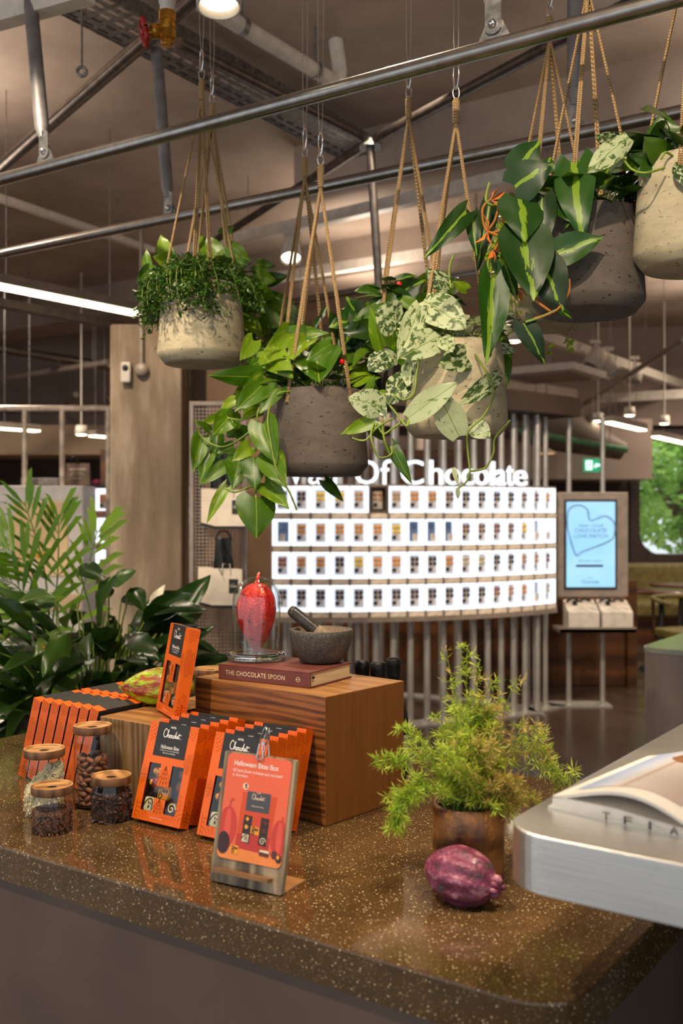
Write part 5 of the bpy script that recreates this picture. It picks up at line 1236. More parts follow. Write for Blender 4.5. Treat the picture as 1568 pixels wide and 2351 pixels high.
part('worn_head', MB().tube([P0-d_*.006, P0-d_*.002, P0+d_*.01, P0+d_*.046], [.004, .012, .0165, .0141], 20), STONEI, pt, label='pale worn grinding end')
# ------------------------------------------------------------------ bottles behind the block
BGL = plain('black_bottle_glass', (18, 18, 16), .1, 0, .1); BFOIL = plain('black_foil', (26, 24, 24), .42, .5, .3, 70, .3, 120); BLAB = plain('bottle_label', (156, 152, 146), .5)
def bottle(x, y, lab, rz):
    t = thing('wine_bottle', lab, 'bottle', (x, y, CT), rz, 'black capped bottles'); r = .032
    part('glass', MB().lathe([(0, .004), (r*.8, 0), (r, .006), (r, .12), (r*.95, .135), (r*.7, .16), (r*.45, .185), (.0125, .20), (.0125, .235)], 28), BGL, t)
    part('capsule', MB().lathe([(.0135, .17+.012), (.0138, .205), (.0145, .21), (.0155, .222), (.015, .228), (.0162, .234), (.0158, .247), (.012, .2505), (0, .251)], 20), BFOIL, t)
    part('label', MB().lathe([(r+.0004, .045), (r+.0004, .092)], 28), BLAB, t)
bottle(.11, 2.172, 'black bottle nearest the fern, half hidden by the oak block', .3)
bottle(.0755, 2.122, 'black bottle, only its middle-height cap showing over the oak block', 1.2) if False else bottle(.0757, 2.115, 'black capped bottle between two others behind the oak block', 1.2)
bottle(.0428, 2.10+.035, 'black capped bottle farthest left, directly behind the cookbook', 2.2)
# ------------------------------------------------------------------ planter with feathery fern
FD = 1.576; fx = (1075-784)/FPX*FD
fp = thing('potted_fern', 'feathery yellow-green asparagus fern in a round wooden planter', 'plant', (fx, FD, CT))
part('planter', MB().lathe([(0, 0), (.053, 0), (.055, .002), (.055, .111), (.054, .113), (.0495, .113), (.0485, .111), (.048, .085)], 48), WALNUT, fp)
part('soil', MB().lathe([(.0483, .09), (.03, .094), (0, .096)], 32), SOIL, fp)
gm, dm, sm2 = MB(), MB(), MB()
def needle(m, p, d, L_, w_=.0008):
    d = d.normalized(); n_ = d.cross(Vector((R(-1, 1), R(-1, 1), R(-1, 1)))).normalized()*w_
    m.add([p-n_*.4, p+d*L_*.5+n_, p+d*L_, p+d*L_*.5-n_], [(0, 1, 2, 3)])
def frond(pts, dens=1.0, dry=0.0, spread=.022, L_=.011, start=.25):
    pts = smooth(pts, 6); sm2.tube(pts, [.0011*(1-.6*i/len(pts)) for i in range(len(pts))], 5)
    for i in range(int(len(pts)*start), len(pts)-1):
        for q in range(max(1, int(2*dens+R(0, 1)))):
            p = pts[i].lerp(pts[i+1], R(0, 1)); ax = (pts[i+1]-pts[i]).normalized()
            side = Vector((R(-1, 1), R(-1, 1), R(-1, 1))).cross(ax).normalized(); bl = spread*R(.4, 1.15)*(1-.45*i/len(pts)); bd = (side+ax*R(.2, .9)).normalized()
            end = p+bd*bl; sm2.tube([p, end], .0005, 3)
            mm = dm if R(0, 1) < dry else gm
            for s in range(int(6+bl*520)):
                qq = p.lerp(end, R(.1, 1)); needle(mm, qq, bd*.5+Vector((R(-1, 1), R(-1, 1), R(-.8, 1))), L_*R(.8, 1.7))
FB = Vector((0, 0, .095))
def fpx(px, py, dd=0): return P(px, py, FD+dd)-Vector((fx, FD, CT))
arms = [((1072, 1480, .01), .05, 1.0), ((1025, 1495, .0), .25, .35), ((1100, 1530, .02), .1, 1.0), ((1130, 1560, -.02), .4, 1.0), ((1185, 1555, .01), .1, .3), ((1045, 1560, -.01), .05, .8), ((1150, 1600, .03), .5, 1.1), ((1210, 1660, .02), .5, .9), ((1235, 1660, -.03), .6, .8), ((1000, 1640, .0), .0, .9), ((960, 1690, -.02), 0, 1.2)]
for (px, py, dd), dr, de in arms:
    e = fpx(px, py, dd); b_ = FB+Vector((R(-.025, .025), R(-.025, .025), 0)); mid = b_.lerp(e, .5)+Vector((0, 0, .02)); frond([b_, mid, e], de, dr)
# arching side arms
frond([FB+Vector((-.03, -.01, 0)), fpx(985, 1770, -.02), fpx(930, 1745, -.03), fpx(868, 1748, -.03)], 1.5, .05, .022, .012, .55)
frond([FB+Vector((-.03, -.02, 0)), fpx(990, 1810, -.04), fpx(940, 1820, -.06), fpx(915, 1860, -.07), fpx(905, 1900, -.075)], 2.4, .03, .024, .012, .4)
frond([FB+Vector((-.03, -.02, 0)), fpx(985, 1790, -.04), fpx(955, 1810, -.05), fpx(935, 1850, -.06)], 1.6, .1, .02, .012, .4)
frond([FB+Vector((.03, .02, 0)), fpx(1190, 1720, .05), fpx(1250, 1770, .06), fpx(1315, 1775, .06)], 1.0, .1, .024, .014, .5)
frond([FB+Vector((.03, .02, 0)), fpx(1200, 1700, .05), fpx(1240, 1730, .06), fpx(1290, 1800, .06)], .8, .05, .022, .014, .5)
frond([FB+Vector((.03, .0, 0)), fpx(1180, 1690, .02), fpx(1230, 1710, .02), fpx(1255, 1750, .02)], .8, .3, .022, .014, .5)
frond([FB+Vector((-.02, 0, 0)), fpx(985, 1720, 0), fpx(940, 1690, .0), fpx(918, 1668, 0)], .35, .0, .02, .012, .5)
frond([FB+Vector((.03, -.02, 0)), fpx(1150, 1830, -.04), fpx(1175, 1860, -.05)], 1.6, .5, .02, .012, .3)
for i in range(64):
    a_ = R(0, 2*PI); rr_ = abs(random.gauss(0, .055)); e = Vector((.006+rr_*math.cos(a_)*1.05, rr_*math.sin(a_)*.9, R(.14, .27)-rr_*.3)); b_ = FB+Vector((R(-.028, .028), R(-.028, .028), 0))
    frond([b_, b_.lerp(e, .5)+Vector((R(-.01, .01), R(-.01, .01), .02)), e], 1.1, .12 if e.x < .01 else .55, .02, .011, .3)
for i in range(12):
    e = Vector((R(.02, .085), R(-.07, .02), R(.09, .16))); b_ = FB+Vector((R(0, .03), R(-.02, .02), 0)); frond([b_, b_.lerp(e, .5)+Vector((0, 0, .03)), e], 1.3, .93, .02, .011, .3)
part('green_foliage', gm, L_FERN, fp, kind='stuff'); part('dry_foliage', dm, L_DRY, fp, kind='stuff', label='dry straw-coloured sprays'); part('stems', sm2, VINE, fp, kind='stuff')
# ================================================================== leaves
def HEART(t):
    T_ = ((0, .30), (.06, .42), (.15, .485), (.28, .5), (.42, .47), (.56, .40), (.7, .29), (.82, .17), (.92, .075), (1, .0))
    for (a, x), (b, y) in zip(T_, T_[1:]):
        if t <= b: return x+(y-x)*(t-a)/(b-a)
    return 0
def leaf_me(name, mat, fold=.25, droop=.25, wave=.02, rows=9, kind='heart', twist=0):
    vs = []; N = 7; cs = (-1, -.78, -.42, 0, .42, .78, 1)
    for i in range(rows+1):
        t = i/rows
        if kind == 'heart': hw = HEART(t); lobe = .21*(1-t)**2.2
        elif kind == 'lance': hw = .5*math.sin(PI*t**.8)**.9; lobe = 0
        else: hw = .5*math.sin(PI*min(1, .12+.88*t)**.95)**.8; lobe = .05*(1-t)**3
        if i == rows: hw = .004
        for c in cs:
            x = c*hw; y = t-lobe*(abs(c)**1.5); z = fold*abs(x)-droop*t*t+wave*math.sin(t*9+c*3)*abs(c)+twist*x*t
            vs.append((x, y, z))
    fs = [(i*N+k, i*N+k+1, (i+1)*N+k+1, (i+1)*N+k) for i in range(rows) for k in range(N-1)]
    return MB().add(vs, fs, 0, True).mesh(name, mat)
def variants(mat, kind='heart'):
    return [leaf_me('leaf', mat, *p, kind=kind) for p in ((.15, .12, .02), (.3, .2, .03), (.05, .25, .035), (.22, .05, .03, 8), (-.12, .2, .03))]
V_POTHOS, V_SILVER, V_BRASIL, V_GREEN = (variants(m) for m in (L_POTHOS, L_SILVER, L_BRASIL, L_GREEN))
V_SILVER = [leaf_me('leaf', L_SILVER, *p, kind='oval') for p in ((.08, .1, .015), (.14, .18, .02), (.03, .2, .02), (-.08, .15, .02))]
def put_leaf(root, base, tip, w_, vs, roll=None, hint=None, k=None):
    y = tip-base; L_ = y.length; y = y.normalized()
    h = hint if hint is not None else Vector((0, -1, .3))
    x = y.cross(h)
    if x.length < 1e-4: x = y.orthogonal()
    x.normalize(); z = x.cross(y).normalized()
    r_ = math.radians(R(-25, 25) if roll is None else roll)
    x, z = x*math.cos(r_)+z*math.sin(r_), z*math.cos(r_)-x*math.sin(r_)
    M = Matrix(((x.x*w_, y.x*L_, z.x*L_, base.x), (x.y*w_, y.y*L_, z.y*L_, base.y), (x.z*w_, y.z*L_, z.z*L_, base.z), (0, 0, 0, 1)))
    me = vs[random.randrange(len(vs)) if k is None else k % len(vs)]
    o = bpy.data.objects.new('leaf', me); COL.objects.link(o); o.parent = root; o.matrix_basis = Matrix.Translation(-root.location) @ M; return o
def zz(k, ox, oy): return lambda x, y: (ox+x/k, oy+y/k)
Z3 = zz(2.412, 250, 450); Z4 = zz(2.613, 750, 550); Z5 = zz(2.537, 950, 200)
def hand(root, zf, k, d0, lst, vs):
    """leaves: (base x, y, tip x, y, apparent width, depth offset of base, of tip[, leaf set])"""
    for e in lst:
        bx, by, tx_, ty, w_, db, dt = e[:7]; v = e[7] if len(e) > 7 else vs
        B_ = P(*zf(bx, by), d0+db); T_ = P(*zf(tx_, ty), d0+dt); u = (d0+db)/FPX/k
        put_leaf(root, B_, T_, w_*u*1.18, v, R(-14, 14), (Vector((0, 0, EYE))-B_).normalized()+Vector((R(-.2, .2), 0, R(0, .3))))
KF, KB = 10000, 11070
POTH = .232
def pot_prof(): return [(0, .004), (.106, .0), (.110, .003), (.1285, .026), (.130, .034), (.1165, .229), (.115, .232), (.108, .232), (.1065, .228), (.1075, .18)]
def hanger(lab, px, ybot, kdep, mat, apex_dz, rot, ceil=Z_C, rope_n=4, gauge=None):
    d = kdep/(px+2840); zb = EYE-(ybot-1175.5)*d/FPX
    t = thing('hanging_planter', lab, 'plant', ((px-784)/FPX*d, d, zb), 0)
    part('pot', MB().lathe(pot_prof(), 48), mat, t)
    part('soil', MB().lathe([(.107, .205), (.05, .212), (0, .215)], 24), SOIL, t)
    za = POTH+apex_dz
    for i in range(rope_n):
        q = rot+2*PI*i/rope_n; hx, hy = .1205*math.cos(q), .1205*math.sin(q)
        for s in (-.0028, .0028):
            tx_, ty_ = -math.sin(q)*s, math.cos(q)*s
            m = MB().tube([(tx_*.5, ty_*.5, za), (hx*.5+tx_, hy*.5+ty_, (za+.2)/2+.005), (hx+tx_, hy+ty_, .196), (hx*.94+tx_, hy*.94+ty_, .186)], .0031, 7)
            part('rope', m, ROPE, t)
        part('hole', MB().lathe([(0, .0003), (.006, .0003)], 10).xf(Matrix.Translation((.1205*math.cos(q)*.993, .1205*math.sin(q)*.993, .192)) @ Vector((math.cos(q), math.sin(q), .07)).to_track_quat('Z', 'Y').to_matrix().to_4x4()), BROWN_INK, t)
    part('rope_binding', MB().tube([(0, 0, za-.004), (0, 0, za+.05), (0, 0, za+.058)], [.0085, .0095, .006], 12), ROPE, t)
    part('ring', MB().tube([(.008*math.cos(q), 0, za+.072+.016*math.sin(q)) for q in [2*PI*i/20 for i in range(21)]], .0018, 6, caps=False), CHROME, t)
    part('carabiner', MB().tube([(0, .0115*math.cos(q)*(1+.35*math.sin(q)), za+.112+.032*math.sin(q)) for q in [2*PI*i/24 for i in range(25)]], .0022, 6, caps=False).xf(Matrix.Rotation(.5, 4, 'Z')), CHROME, t)
    for s in (-.006, .006): part('wire', MB().tube([(s*.3, 0, za+.142), (s, 0, za+.2), (s*2.0, 0, ceil-zb)], .0011, 5), CHROME, t)
    if gauge:
        gx_, gy_ = gauge
        g = part('water_gauge', MB().lathe([(0, -.03), (.0065, -.03), (.0065, .055), (0, .055)], 14).xf(Matrix.Translation((gx_, gy_, .24))), FILM, t)
        part('gauge_cap', MB().lathe([(0, .055), (.0075, .055), (.0078, .066), (.006, .069), (0, .07)], 14).xf(Matrix.Translation((gx_, gy_, .24))), plain('red_cap', (200, 20, 24), .35) if 'red_cap' not in MATS else MATS['red_cap'], g)
        part('gauge_float', MB().tube([(gx_, gy_, .2), (gx_, gy_, .262)], .0028, 8), BLACK_P, g)
    return t, d
def vine_part(root, pts, r=.0027, mat=None): part('vine', MB().tube(smooth(pts, 6), r, 6), mat or VINE, root, True)
def fill(root, n, vs, z0=.225, r0=.06, r1=.115, Lm=.075, up=(.1, .9), a0=0, a1=2*PI, wr=.72):
    c = root.location; stm = MB()
    for i in range(n):
        q = R(a0, a1); s = Vector((R(.01, .07)*math.cos(q), R(.01, .07)*math.sin(q), z0-.015)); rr_ = R(r0, r1); B_ = Vector((rr_*math.cos(q), rr_*math.sin(q), z0+R(.005, .085)))
        L_ = Lm*R(.75, 1.2); el = R(*up); T_ = B_+Vector((math.cos(q)*math.cos(el), math.sin(q)*math.cos(el), math.sin(el)*.8-.15))*L_
        stm.tube(smooth([s, s.lerp(B_, .5)+Vector((0, 0, .025)), B_], 3), .0016, 5)
        put_leaf(root, c+B_, c+T_, L_*wr*R(.85, 1.1), vs, R(-35, 35), Vector((math.cos(q)*.35, math.sin(q)*.35-.3, .8)))
    part('stems', stm, VINE, root, kind='stuff')
def trail(root, a, drop, vs, n=7, out=.03, Lm=.075, r_=.118):
    """a vine over the rim at angle a hanging down drop, with alternate leaves"""
    c = root.location; pts = [Vector((.07*math.cos(a), .07*math.sin(a), .215)), Vector(((r_-.01)*math.cos(a), (r_-.01)*math.sin(a), .25)), Vector(((r_+out)*math.cos(a), (r_+out)*math.sin(a), .21))]
    for i in range(1, 4): pts.append(Vector(((r_+out+.015*i)*math.cos(a+R(-.08, .08)), (r_+out+.015*i)*math.sin(a+R(-.08, .08)), .21-drop*i/3)))
    sp = smooth(pts, 6); part('vine', MB().tube(sp, .0023, 6), VINE, root)
    for i in range(n):
        p = sp[int(5+(len(sp)-6)*i/max(1, n-1))]; q = a+(1 if i % 2 else -1)*R(.4, 1.3); dv = Vector((math.cos(q), math.sin(q), R(-.7, .1))).normalized()*Lm*R(.8, 1.2)
        put_leaf(root, c+p, c+p+dv, dv.length*.72, vs, R(-40, 40), Vector((math.cos(a)*.5, math.sin(a)*.5-.5, .5)))
# --- left beige pot with small creeper
h1, d1 = hanger('beige hanging pot at far left overflowing with small-leaved creeper', 463, 838, KF, POT_B, .555, -1.2)
h1b, d1b = hanger('hanging pot hidden behind the left beige pot, pothos trailing right', 487, 836, KB, POT_B, .56, -.9)
cre = MB(); cst = MB()
def tiny(m, p, L_, w_, dv):
    d = dv.normalized(); n_ = d.cross(Vector((R(-1, 1), R(-.4, .4), R(-.3, 1)))).normalized()*w_; up_ = d.cross(n_).normalized()*L_*.12
    m.add([p, p+d*L_*.45+n_+up_, p+d*L_-up_, p+d*L_*.45-n_+up_, p+d*L_*.5], [(0, 1, 4), (1, 2, 4), (2, 3, 4), (3, 0, 4)])
def creeper(root, n, a0, a1, drop):
    for i in range(n):
        q = R(a0, a1); dp = R(.02, drop)*(1 if R(0, 1) < .75 else .4); o_ = R(.005, .05)
        pts = [Vector((.05*math.cos(q), .05*math.sin(q), .215)), Vector((.09*math.cos(q+R(-.2, .2)), .09*math.sin(q), R(.235, .30))), Vector(((.12+o_)*math.cos(q), (.12+o_)*math.sin(q), R(.21, .26))), Vector(((.128+o_*1.2)*math.cos(q+.1), (.128+o_*1.2)*math.sin(q+.1), .22-dp))]
        sp = smooth(pts, 5); cst.tube(sp, .0011, 4)
        for p in sp[3:]:
            for s in range(3): tiny(cre, p+Vector((R(-.01, .01), R(-.01, .01), R(-.01, .01))), R(.018, .03), R(.003, .0052), Vector((R(-1, 1), R(-1, 1), R(-1.2, .5))))
creeper(h1, 62, PI*.85, PI*1.62, .10); creeper(h1, 16, PI*.72, PI*1.12, .155); creeper(h1, 14, PI*1.62, PI*2.1, .06)
for i in range(420):
    q = R(0, 2*PI); r_ = .115*math.sqrt(R(0, 1)); tiny(cre, Vector((r_*math.cos(q), r_*math.sin(q), R(.22, .30))), R(.018, .03), R(.003, .0052), Vector((R(-1, 1), R(-1, 1), R(-.6, 1))))
part('creeper_leaves', cre, L_SMALL, h1, kind='stuff'); part('creeper_stems', cst, VINE, h1, kind='stuff')
hand(h1b, Z3, 2.412, d1b, [(320, 330, 285, 210, 80, -.05, -.05), (330, 360, 255, 340, 80, -.06, -.1), (215, 400, 205, 290, 50, -.1, -.1), (225, 405, 155, 480, 60, -.1, -.12), (590, 330, 500, 215, 110, -.02, 0), (640, 290, 770, 340, 110, -.05, -.1), (650, 340, 760, 380, 100, -.08, -.12), (630, 215, 695, 165, 60, 0, 0),
    (820, 380, 900, 385, 60, -.05, -.1), (800, 440, 920, 470, 100, -.05, -.08), (860, 470, 985, 440, 70, -.02, -.05), (800, 520, 900, 560, 110, -.05, -.1), (880, 570, 1025, 590, 80, -.03, -.05), (880, 600, 990, 650, 100, -.05, -.08), (760, 560, 860, 640, 90, -.1, -.15), (850, 660, 980, 720, 90, -.08, -.1), (770, 690, 850, 790, 80, -.1, -.12), (900, 740, 1010, 690, 80, -.05, -.06), (760, 760, 720, 900, 100, -.12, -.14), (990, 640, 1100, 720, 90, -.05, -.05)], V_POTHOS)
fill(h1b, 34, V_GREEN, Lm=.07); fill(h1b, 12, V_POTHOS, Lm=.075)
for a_ in (-.5, -.1, .25, -.9): trail(h1b, a_, R(.12, .24), V_POTHOS, 9)
# --- front charcoal pot with golden pothos
h2, d2 = hanger('front charcoal hanging pot with trailing yellow-marbled pothos, centre', 736, 1093, KF, POT_D, .56, -.82, gauge=(.058, -.075))
h2b, d2b = hanger('hanging pot hidden behind the front charcoal pot', 700, 1000, KB, POT_D, .56, -.55)
hand(h2, Z3, 2.412, d2, [
    (835, 1000, 585, 1003, 105, -.06, -.16), (855, 1040, 714, 1172, 130, -.07, -.14), (662, 1228, 578, 1322, 112, -.06, -.12), (935, 1062, 838, 1195, 90, -.08, -.12), (510, 1345, 470, 1527, 88, -.02, -.06), (560, 1430, 500, 1592, 70, -.03, -.06), (640, 1495, 500, 1597, 70, -.05, -.08), (600, 1330, 578, 1505, 70, .0, -.03),
    (855, 1262, 912, 1468, 150, -.12, -.17), (720, 1470, 690, 1605, 120, -.05, -.1), (800, 1450, 806, 1602, 130, -.1, -.15), (890, 1450, 965, 1592, 140, -.12, -.18), (862, 1590, 996, 1728, 105, -.1, -.16), (650, 1618, 535, 1802, 62, -.06, -.1), (815, 1672, 826, 1878, 195, -.12, -.16), (1195, 1575, 1292, 1678, 58, .02, -.02),
    (1150, 880, 1162, 1014, 250, -.02, -.16), (870, 852, 990, 972, 140, -.04, -.14), (990, 770, 1210, 752, 85, 0, -.04), (1100, 800, 985, 895, 100, -.02, -.1), (985, 760, 890, 850, 110, -.02, -.1), (800, 800, 735, 905, 90, -.02, -.06), (1230, 820, 1090, 905, 85, -.02, -.08), (800, 880, 870, 850, 70, .02, 0), (790, 940, 850, 905, 80, -.02, -.04), (740, 1180, 830, 1110, 110, -.04, -.1), (700, 1130, 620, 1180, 60, -.02, -.06),
    (730, 1270, 660, 1330, 90, -.02, -.05), (820, 1180, 740, 1230, 90, -.05, -.09), (780, 1390, 690, 1460, 80, -.08, -.12), (690, 1390, 600, 1420, 70, -.04, -.06), (620, 1230, 500, 1258, 50, .0, -.04), (1300, 900, 1390, 960, 90, .05, 0), (1000, 1000, 1060, 930, 70, .02, 0), (900, 960, 960, 1040, 70, .0, -.06), (1130, 960, 1210, 930, 90, .03, .0), (1080, 1050, 1100, 960, 60, .02, .02), (560, 1300, 480, 1240, 40, -.02, -.05), (700, 1240, 640, 1170, 70, .02, 0), (760, 1330, 690, 1270, 80, .0, -.04), (620, 1480, 560, 1560, 80, -.0, -.05), (750, 1560, 700, 1500, 90, -.02, -.05)], V_POTHOS)
def vz(root, zf, d0, lst, r=.0027, mat=None):
    vine_part(root, [P(*zf(a_, b_), d0+c_) for a_, b_, c_ in lst], r, mat)
for l in ([(960, 1080, -.06), (900, 1150, -.1), (880, 1230, -.14), (890, 1330, -.155), (930, 1520, -.165), (1000, 1640, -.15), (1040, 1740, -.14)], [(1020, 1083, -.08), (960, 1085, -.1), (930, 1100, -.1)], [(480, 1240, -.05), (520, 1340, -.04), (620, 1390, -.06), (720, 1350, -.08), (810, 1270, -.1), (830, 1180, -.1), (900, 1090, -.06)], [(840, 985, -.06), (900, 970, -.05), (960, 1060, -.02)], [(815, 1680, -.12), (800, 1610, -.1), (700, 1640, -.08), (645, 1620, -.06)], [(880, 1450, -.12), (800, 1500, -.1), (800, 1620, -.1)], [(830, 1200, -.08), (740, 1240, -.08), (660, 1230, -.06)]): vz(h2, Z3, d2, l)
fill(h2, 22, V_GREEN, Lm=.07); fill(h2, 12, V_POTHOS, Lm=.08); fill(h2b, 30, V_GREEN, Lm=.075)
hand(h2b, Z3, 2.412, d2b, [(1340, 700, 1380, 565, 110, -.05, -.05), (1290, 760, 1230, 650, 90, -.05, -.1), (1380, 760, 1285, 680, 80, -.08, -.12), (1340, 830, 1280, 740, 90, -.08, -.1), (1400, 800, 1350, 850, 100, -.1, -.14), (1420, 680, 1480, 620, 80, -.05, -.05), (1350, 990, 1320, 900, 90, -.1, -.1), (1400, 970, 1330, 1040, 80, -.1, -.12), (1180, 660, 1215, 590, 30, 0, 0), (1140, 720, 1180, 650, 30, 0, 0)], V_GREEN)
for a_ in (-.3, .2, PI+.3): trail(h2b, a_, R(.1, .2), V_GREEN, 7)
# --- beige pot with silver satin pothos
h3, d3 = hanger('beige hanging pot with silver-spotted satin pothos, right of the charcoal one', 1047, 1003, KF, POT_B, .56, -.95)
h3b, d3b = hanger('hanging pot with dark heart leaves behind the silver-spotted plant', 938, 905, KB, POT_D, .56, -.75, gauge=(-.03, -.05))
hand(h3, Z4, 2.613, d3, [
    (735, 300, 600, 183, 95, -.03, -.06), (582, 366, 812, 492, 190, -.07, -.16), (432, 490, 308, 440, 190, -.1, -.14), (560, 395, 442, 706, 125, -.09, -.15), (690, 575, 478, 670, 165, -.1, -.19), (690, 590, 752, 660, 90, -.11, -.17), (880, 690, 690, 745, 145, -.1, -.19), (872, 560, 775, 548, 105, -.06, -.12), (372, 690, 258, 770, 125, -.08, -.12), (505, 725, 485, 862, 85, -.1, -.14), (470, 818, 385, 965, 135, -.1, -.15), (350, 1005, 148, 952, 150, -.12, -.16), (285, 1085, 80, 1168, 80, -.12, -.12, V_POTHOS),
    (490, 1070, 772, 857, 130, -.15, -.21), (795, 1180, 665, 915, 160, -.15, -.185), (1032, 815, 812, 985, 100, -.13, -.19), (868, 1112, 975, 1172, 105, -.14, -.17), (392, 1243, 510, 1456, 72, -.1, -.12, V_POTHOS), (352, 640, 268, 424, 125, -.08, -.13, V_POTHOS), (400, 760, 350, 660, 80, -.05, -.08), (560, 470, 640, 400, 90, -.04, -.09), (600, 520, 560, 440, 90, -.06, -.1), (980, 600, 1080, 570, 60, -.02, -.05, V_POTHOS), (1050, 670, 1095, 860, 85, .0, -.04, V_POTHOS), (1000, 570, 1110, 680, 90, .03, .0, V_POTHOS), (250, 900, 285, 820, 45, -.1, -.12, V_POTHOS), (760, 1370, 790, 1470, 30, -.14, -.15), (785, 1490, 790, 1555, 25, -.15, -.15), (300, 960, 350, 1060, 60, -.1, -.14), (350, 930, 270, 950, 60, -.08, -.1, V_POTHOS), (720, 480, 640, 560, 100, -.02, -.08, V_POTHOS), (840, 300, 760, 260, 60, 0, -.02, V_POTHOS), (1000, 640, 1130, 670, 60, -.04, -.06)], V_SILVER)
for l in ([(285, 1095, -.13), (265, 1180, -.14), (300, 1290, -.14), (340, 1310, -.14), (390, 1285, -.13), (385, 1240, -.12)], [(560, 700, -.1), (540, 800, -.15), (520, 930, -.16), (460, 965, -.14)], [(350, 960, -.12), (430, 1060, -.15), (480, 1120, -.16), (490, 1080, -.15)], [(890, 690, -.12), (960, 800, -.16), (1000, 900, -.165), (985, 980, -.165), (930, 1070, -.165), (850, 1150, -.165), (845, 1250, -.15), (860, 1390, -.15)], [(860, 1390, -.15), (950, 1370, -.14), (1000, 1280, -.14), (1010, 1190, -.14), (1100, 1085, -.13)], [(858, 1390, -.15), (840, 1450, -.15), (790, 1490, -.15)], [(150, 1190, -.13), (230, 1205, -.13), (300, 1130, -.13), (400, 1070, -.14)], [(300, 1100, -.13), (340, 1165, -.13), (400, 1130, -.14), (470, 1080, -.15)], [(330, 1080, -.13), (345, 1200, -.13), (380, 1290, -.12)], [(680, 555, -.08), (760, 530, -.1), (790, 490, -.12)], [(300, 940, -.1), (380, 925, -.12), (450, 960, -.14)]): vz(h3, Z4, d3, l)
vz(h3, Z4, d3, [(745, 290, -.02), (735, 220, -.03), (740, 150, -.04), (762, 95, -.05)], [.006]*6+[.005]*7+[.003]*5+[.001]) if False else vine_part(h3, [P(*Z4(a_, b_), d3-.04) for a_, b_ in ((745, 290), (735, 220), (740, 150), (762, 95))], .0035)
fill(h3, 20, V_SILVER, Lm=.08); fill(h3, 14, V_GREEN, Lm=.07); fill(h3b, 34, V_GREEN, Lm=.085)
hand(h3b, Z4, 2.613, d3b, [(160, 480, 25, 510, 110, -.08, -.12), (185, 460, 120, 345, 110, -.05, -.08), (180, 470, 240, 650, 95, -.1, -.14), (160, 560, 80, 660, 110, -.1, -.14), (270, 430, 360, 340, 90, -.05, -.06), (420, 330, 600, 240, 120, -.03, -.04), (430, 240, 540, 205, 50, .0, 0), (370, 380, 440, 345, 80, -.05, -.08), (420, 340, 520, 360, 90, -.08, -.1), (240, 400, 190, 500, 100, -.1, -.12), (140, 780, 215, 830, 90, -.1, -.12), (230, 780, 310, 900, 95, -.1, -.13), (320, 480, 270, 420, 80, -.06, -.08)], V_BRASIL)
for a_ in (-2.6, -2.2, -1.8, -1.2, PI): trail(h3b, a_, R(.1, .2), V_GREEN, 8)
# --- big charcoal pot upper right with striped philodendron
h4, d4 = hanger('large charcoal hanging pot at upper right with lime-striped heart leaves', 1350, 722, KF, POT_D, .53, -.55, gauge=(.06, -.075))
h4b, d4b = hanger('beige hanging pot half hidden behind the upper right charcoal pot', 1262, 752, KB, POT_B, .53, -.6)
hand(h4, Z5, 2.537, d4, [
    (590, 580, 795, 432, 205, -.12, -.16), (600, 470, 742, 298, 155, -.06, -.06), (935, 445, 950, 815, 215, -.1, -.19), (620, 655, 662, 860, 235, -.13, -.18), (745, 645, 735, 952, 150, -.12, -.16), (638, 870, 702, 1232, 275, -.14, -.2), (760, 1040, 852, 1278, 200, -.15, -.19), (845, 970, 1102, 868, 165, -.15, -.17), (300, 730, 98, 955, 112, -.06, -.12), (340, 740, 360, 962, 80, -.04, -.07), (440, 680, 360, 1042, 105, .0, -.04), (1050, 530, 1225, 590, 105, -.05, -.11), (1250, 498, 1266, 636, 85, -.03, -.07), (1320, 590, 1368, 750, 95, 0, -.02), (1300, 640, 1386, 908, 85, .0, -.03), (845, 680, 945, 792, 105, -.1, -.15), (1020, 660, 900, 800, 80, -.1, -.15), (770, 480, 800, 400, 80, -.05, -.05), (700, 560, 770, 510, 90, -.05, -.06), (550, 900, 480, 1000, 100, -.06, -.08), (500, 980, 590, 1210, 110, -.1, -.14), (960, 560, 1060, 640, 90, -.05, -.1), (640, 1375, 770, 1600, 120, -.16, -.17), (845, 1300, 930, 1345, 40, -.16, -.15), (1330, 560, 1410, 690, 70, .02, 0)], V_BRASIL)
hand(h4, Z4, 2.613, d4, [(990, 250, 968, 738, 170, -.12, -.16, V_SILVER if False else V_BRASIL)], V_BRASIL)
for l, m_ in (([(440, 560, -.08), (420, 660, -.1), (470, 690, -.1), (540, 660, -.1)], VINE), ([(460, 645, -.1), (400, 710, -.1), (420, 830, -.1), (500, 880, -.12), (440, 1000, -.1)], VINE_D), ([(500, 680, -.1), (470, 780, -.1), (430, 850, -.1), (540, 830, -.12)], VINE_D), ([(905, 1120, -.16), (900, 1200, -.165), (830, 1300, -.165), (700, 1350, -.165)], VINE_D), ([(620, 1180, -.15), (700, 1240, -.16), (800, 1310, -.165)], VINE_D), ([(830, 1300, -.165), (740, 1340, -.165), (650, 1370, -.165)], VINE), ([(435, 1010, -.1), (430, 1100, -.1), (460, 1150, -.1)], VINE)): vz(h4, Z5, d4, l, .0032, m_)
m = MB()
for (x_, y_) in ((450, 660), (430, 840), (455, 950), (520, 800), (595, 1170)):
    c_ = P(*Z5(x_, y_), d4-.11)
    for k in range(3): tiny(m, c_-h4.location, .04, .006, Vector((R(-.6, .6), R(-.5, .2), R(-1, 1))))
part('dry_sheaths', m, plain('dry_sheath', (190, 104, 34), .7), h4, label='dry orange leaf sheaths', kind='stuff')
fill(h4, 34, V_GREEN, Lm=.08); fill(h4, 10, V_BRASIL, Lm=.1); fill(h4b, 30, V_GREEN, Lm=.07)
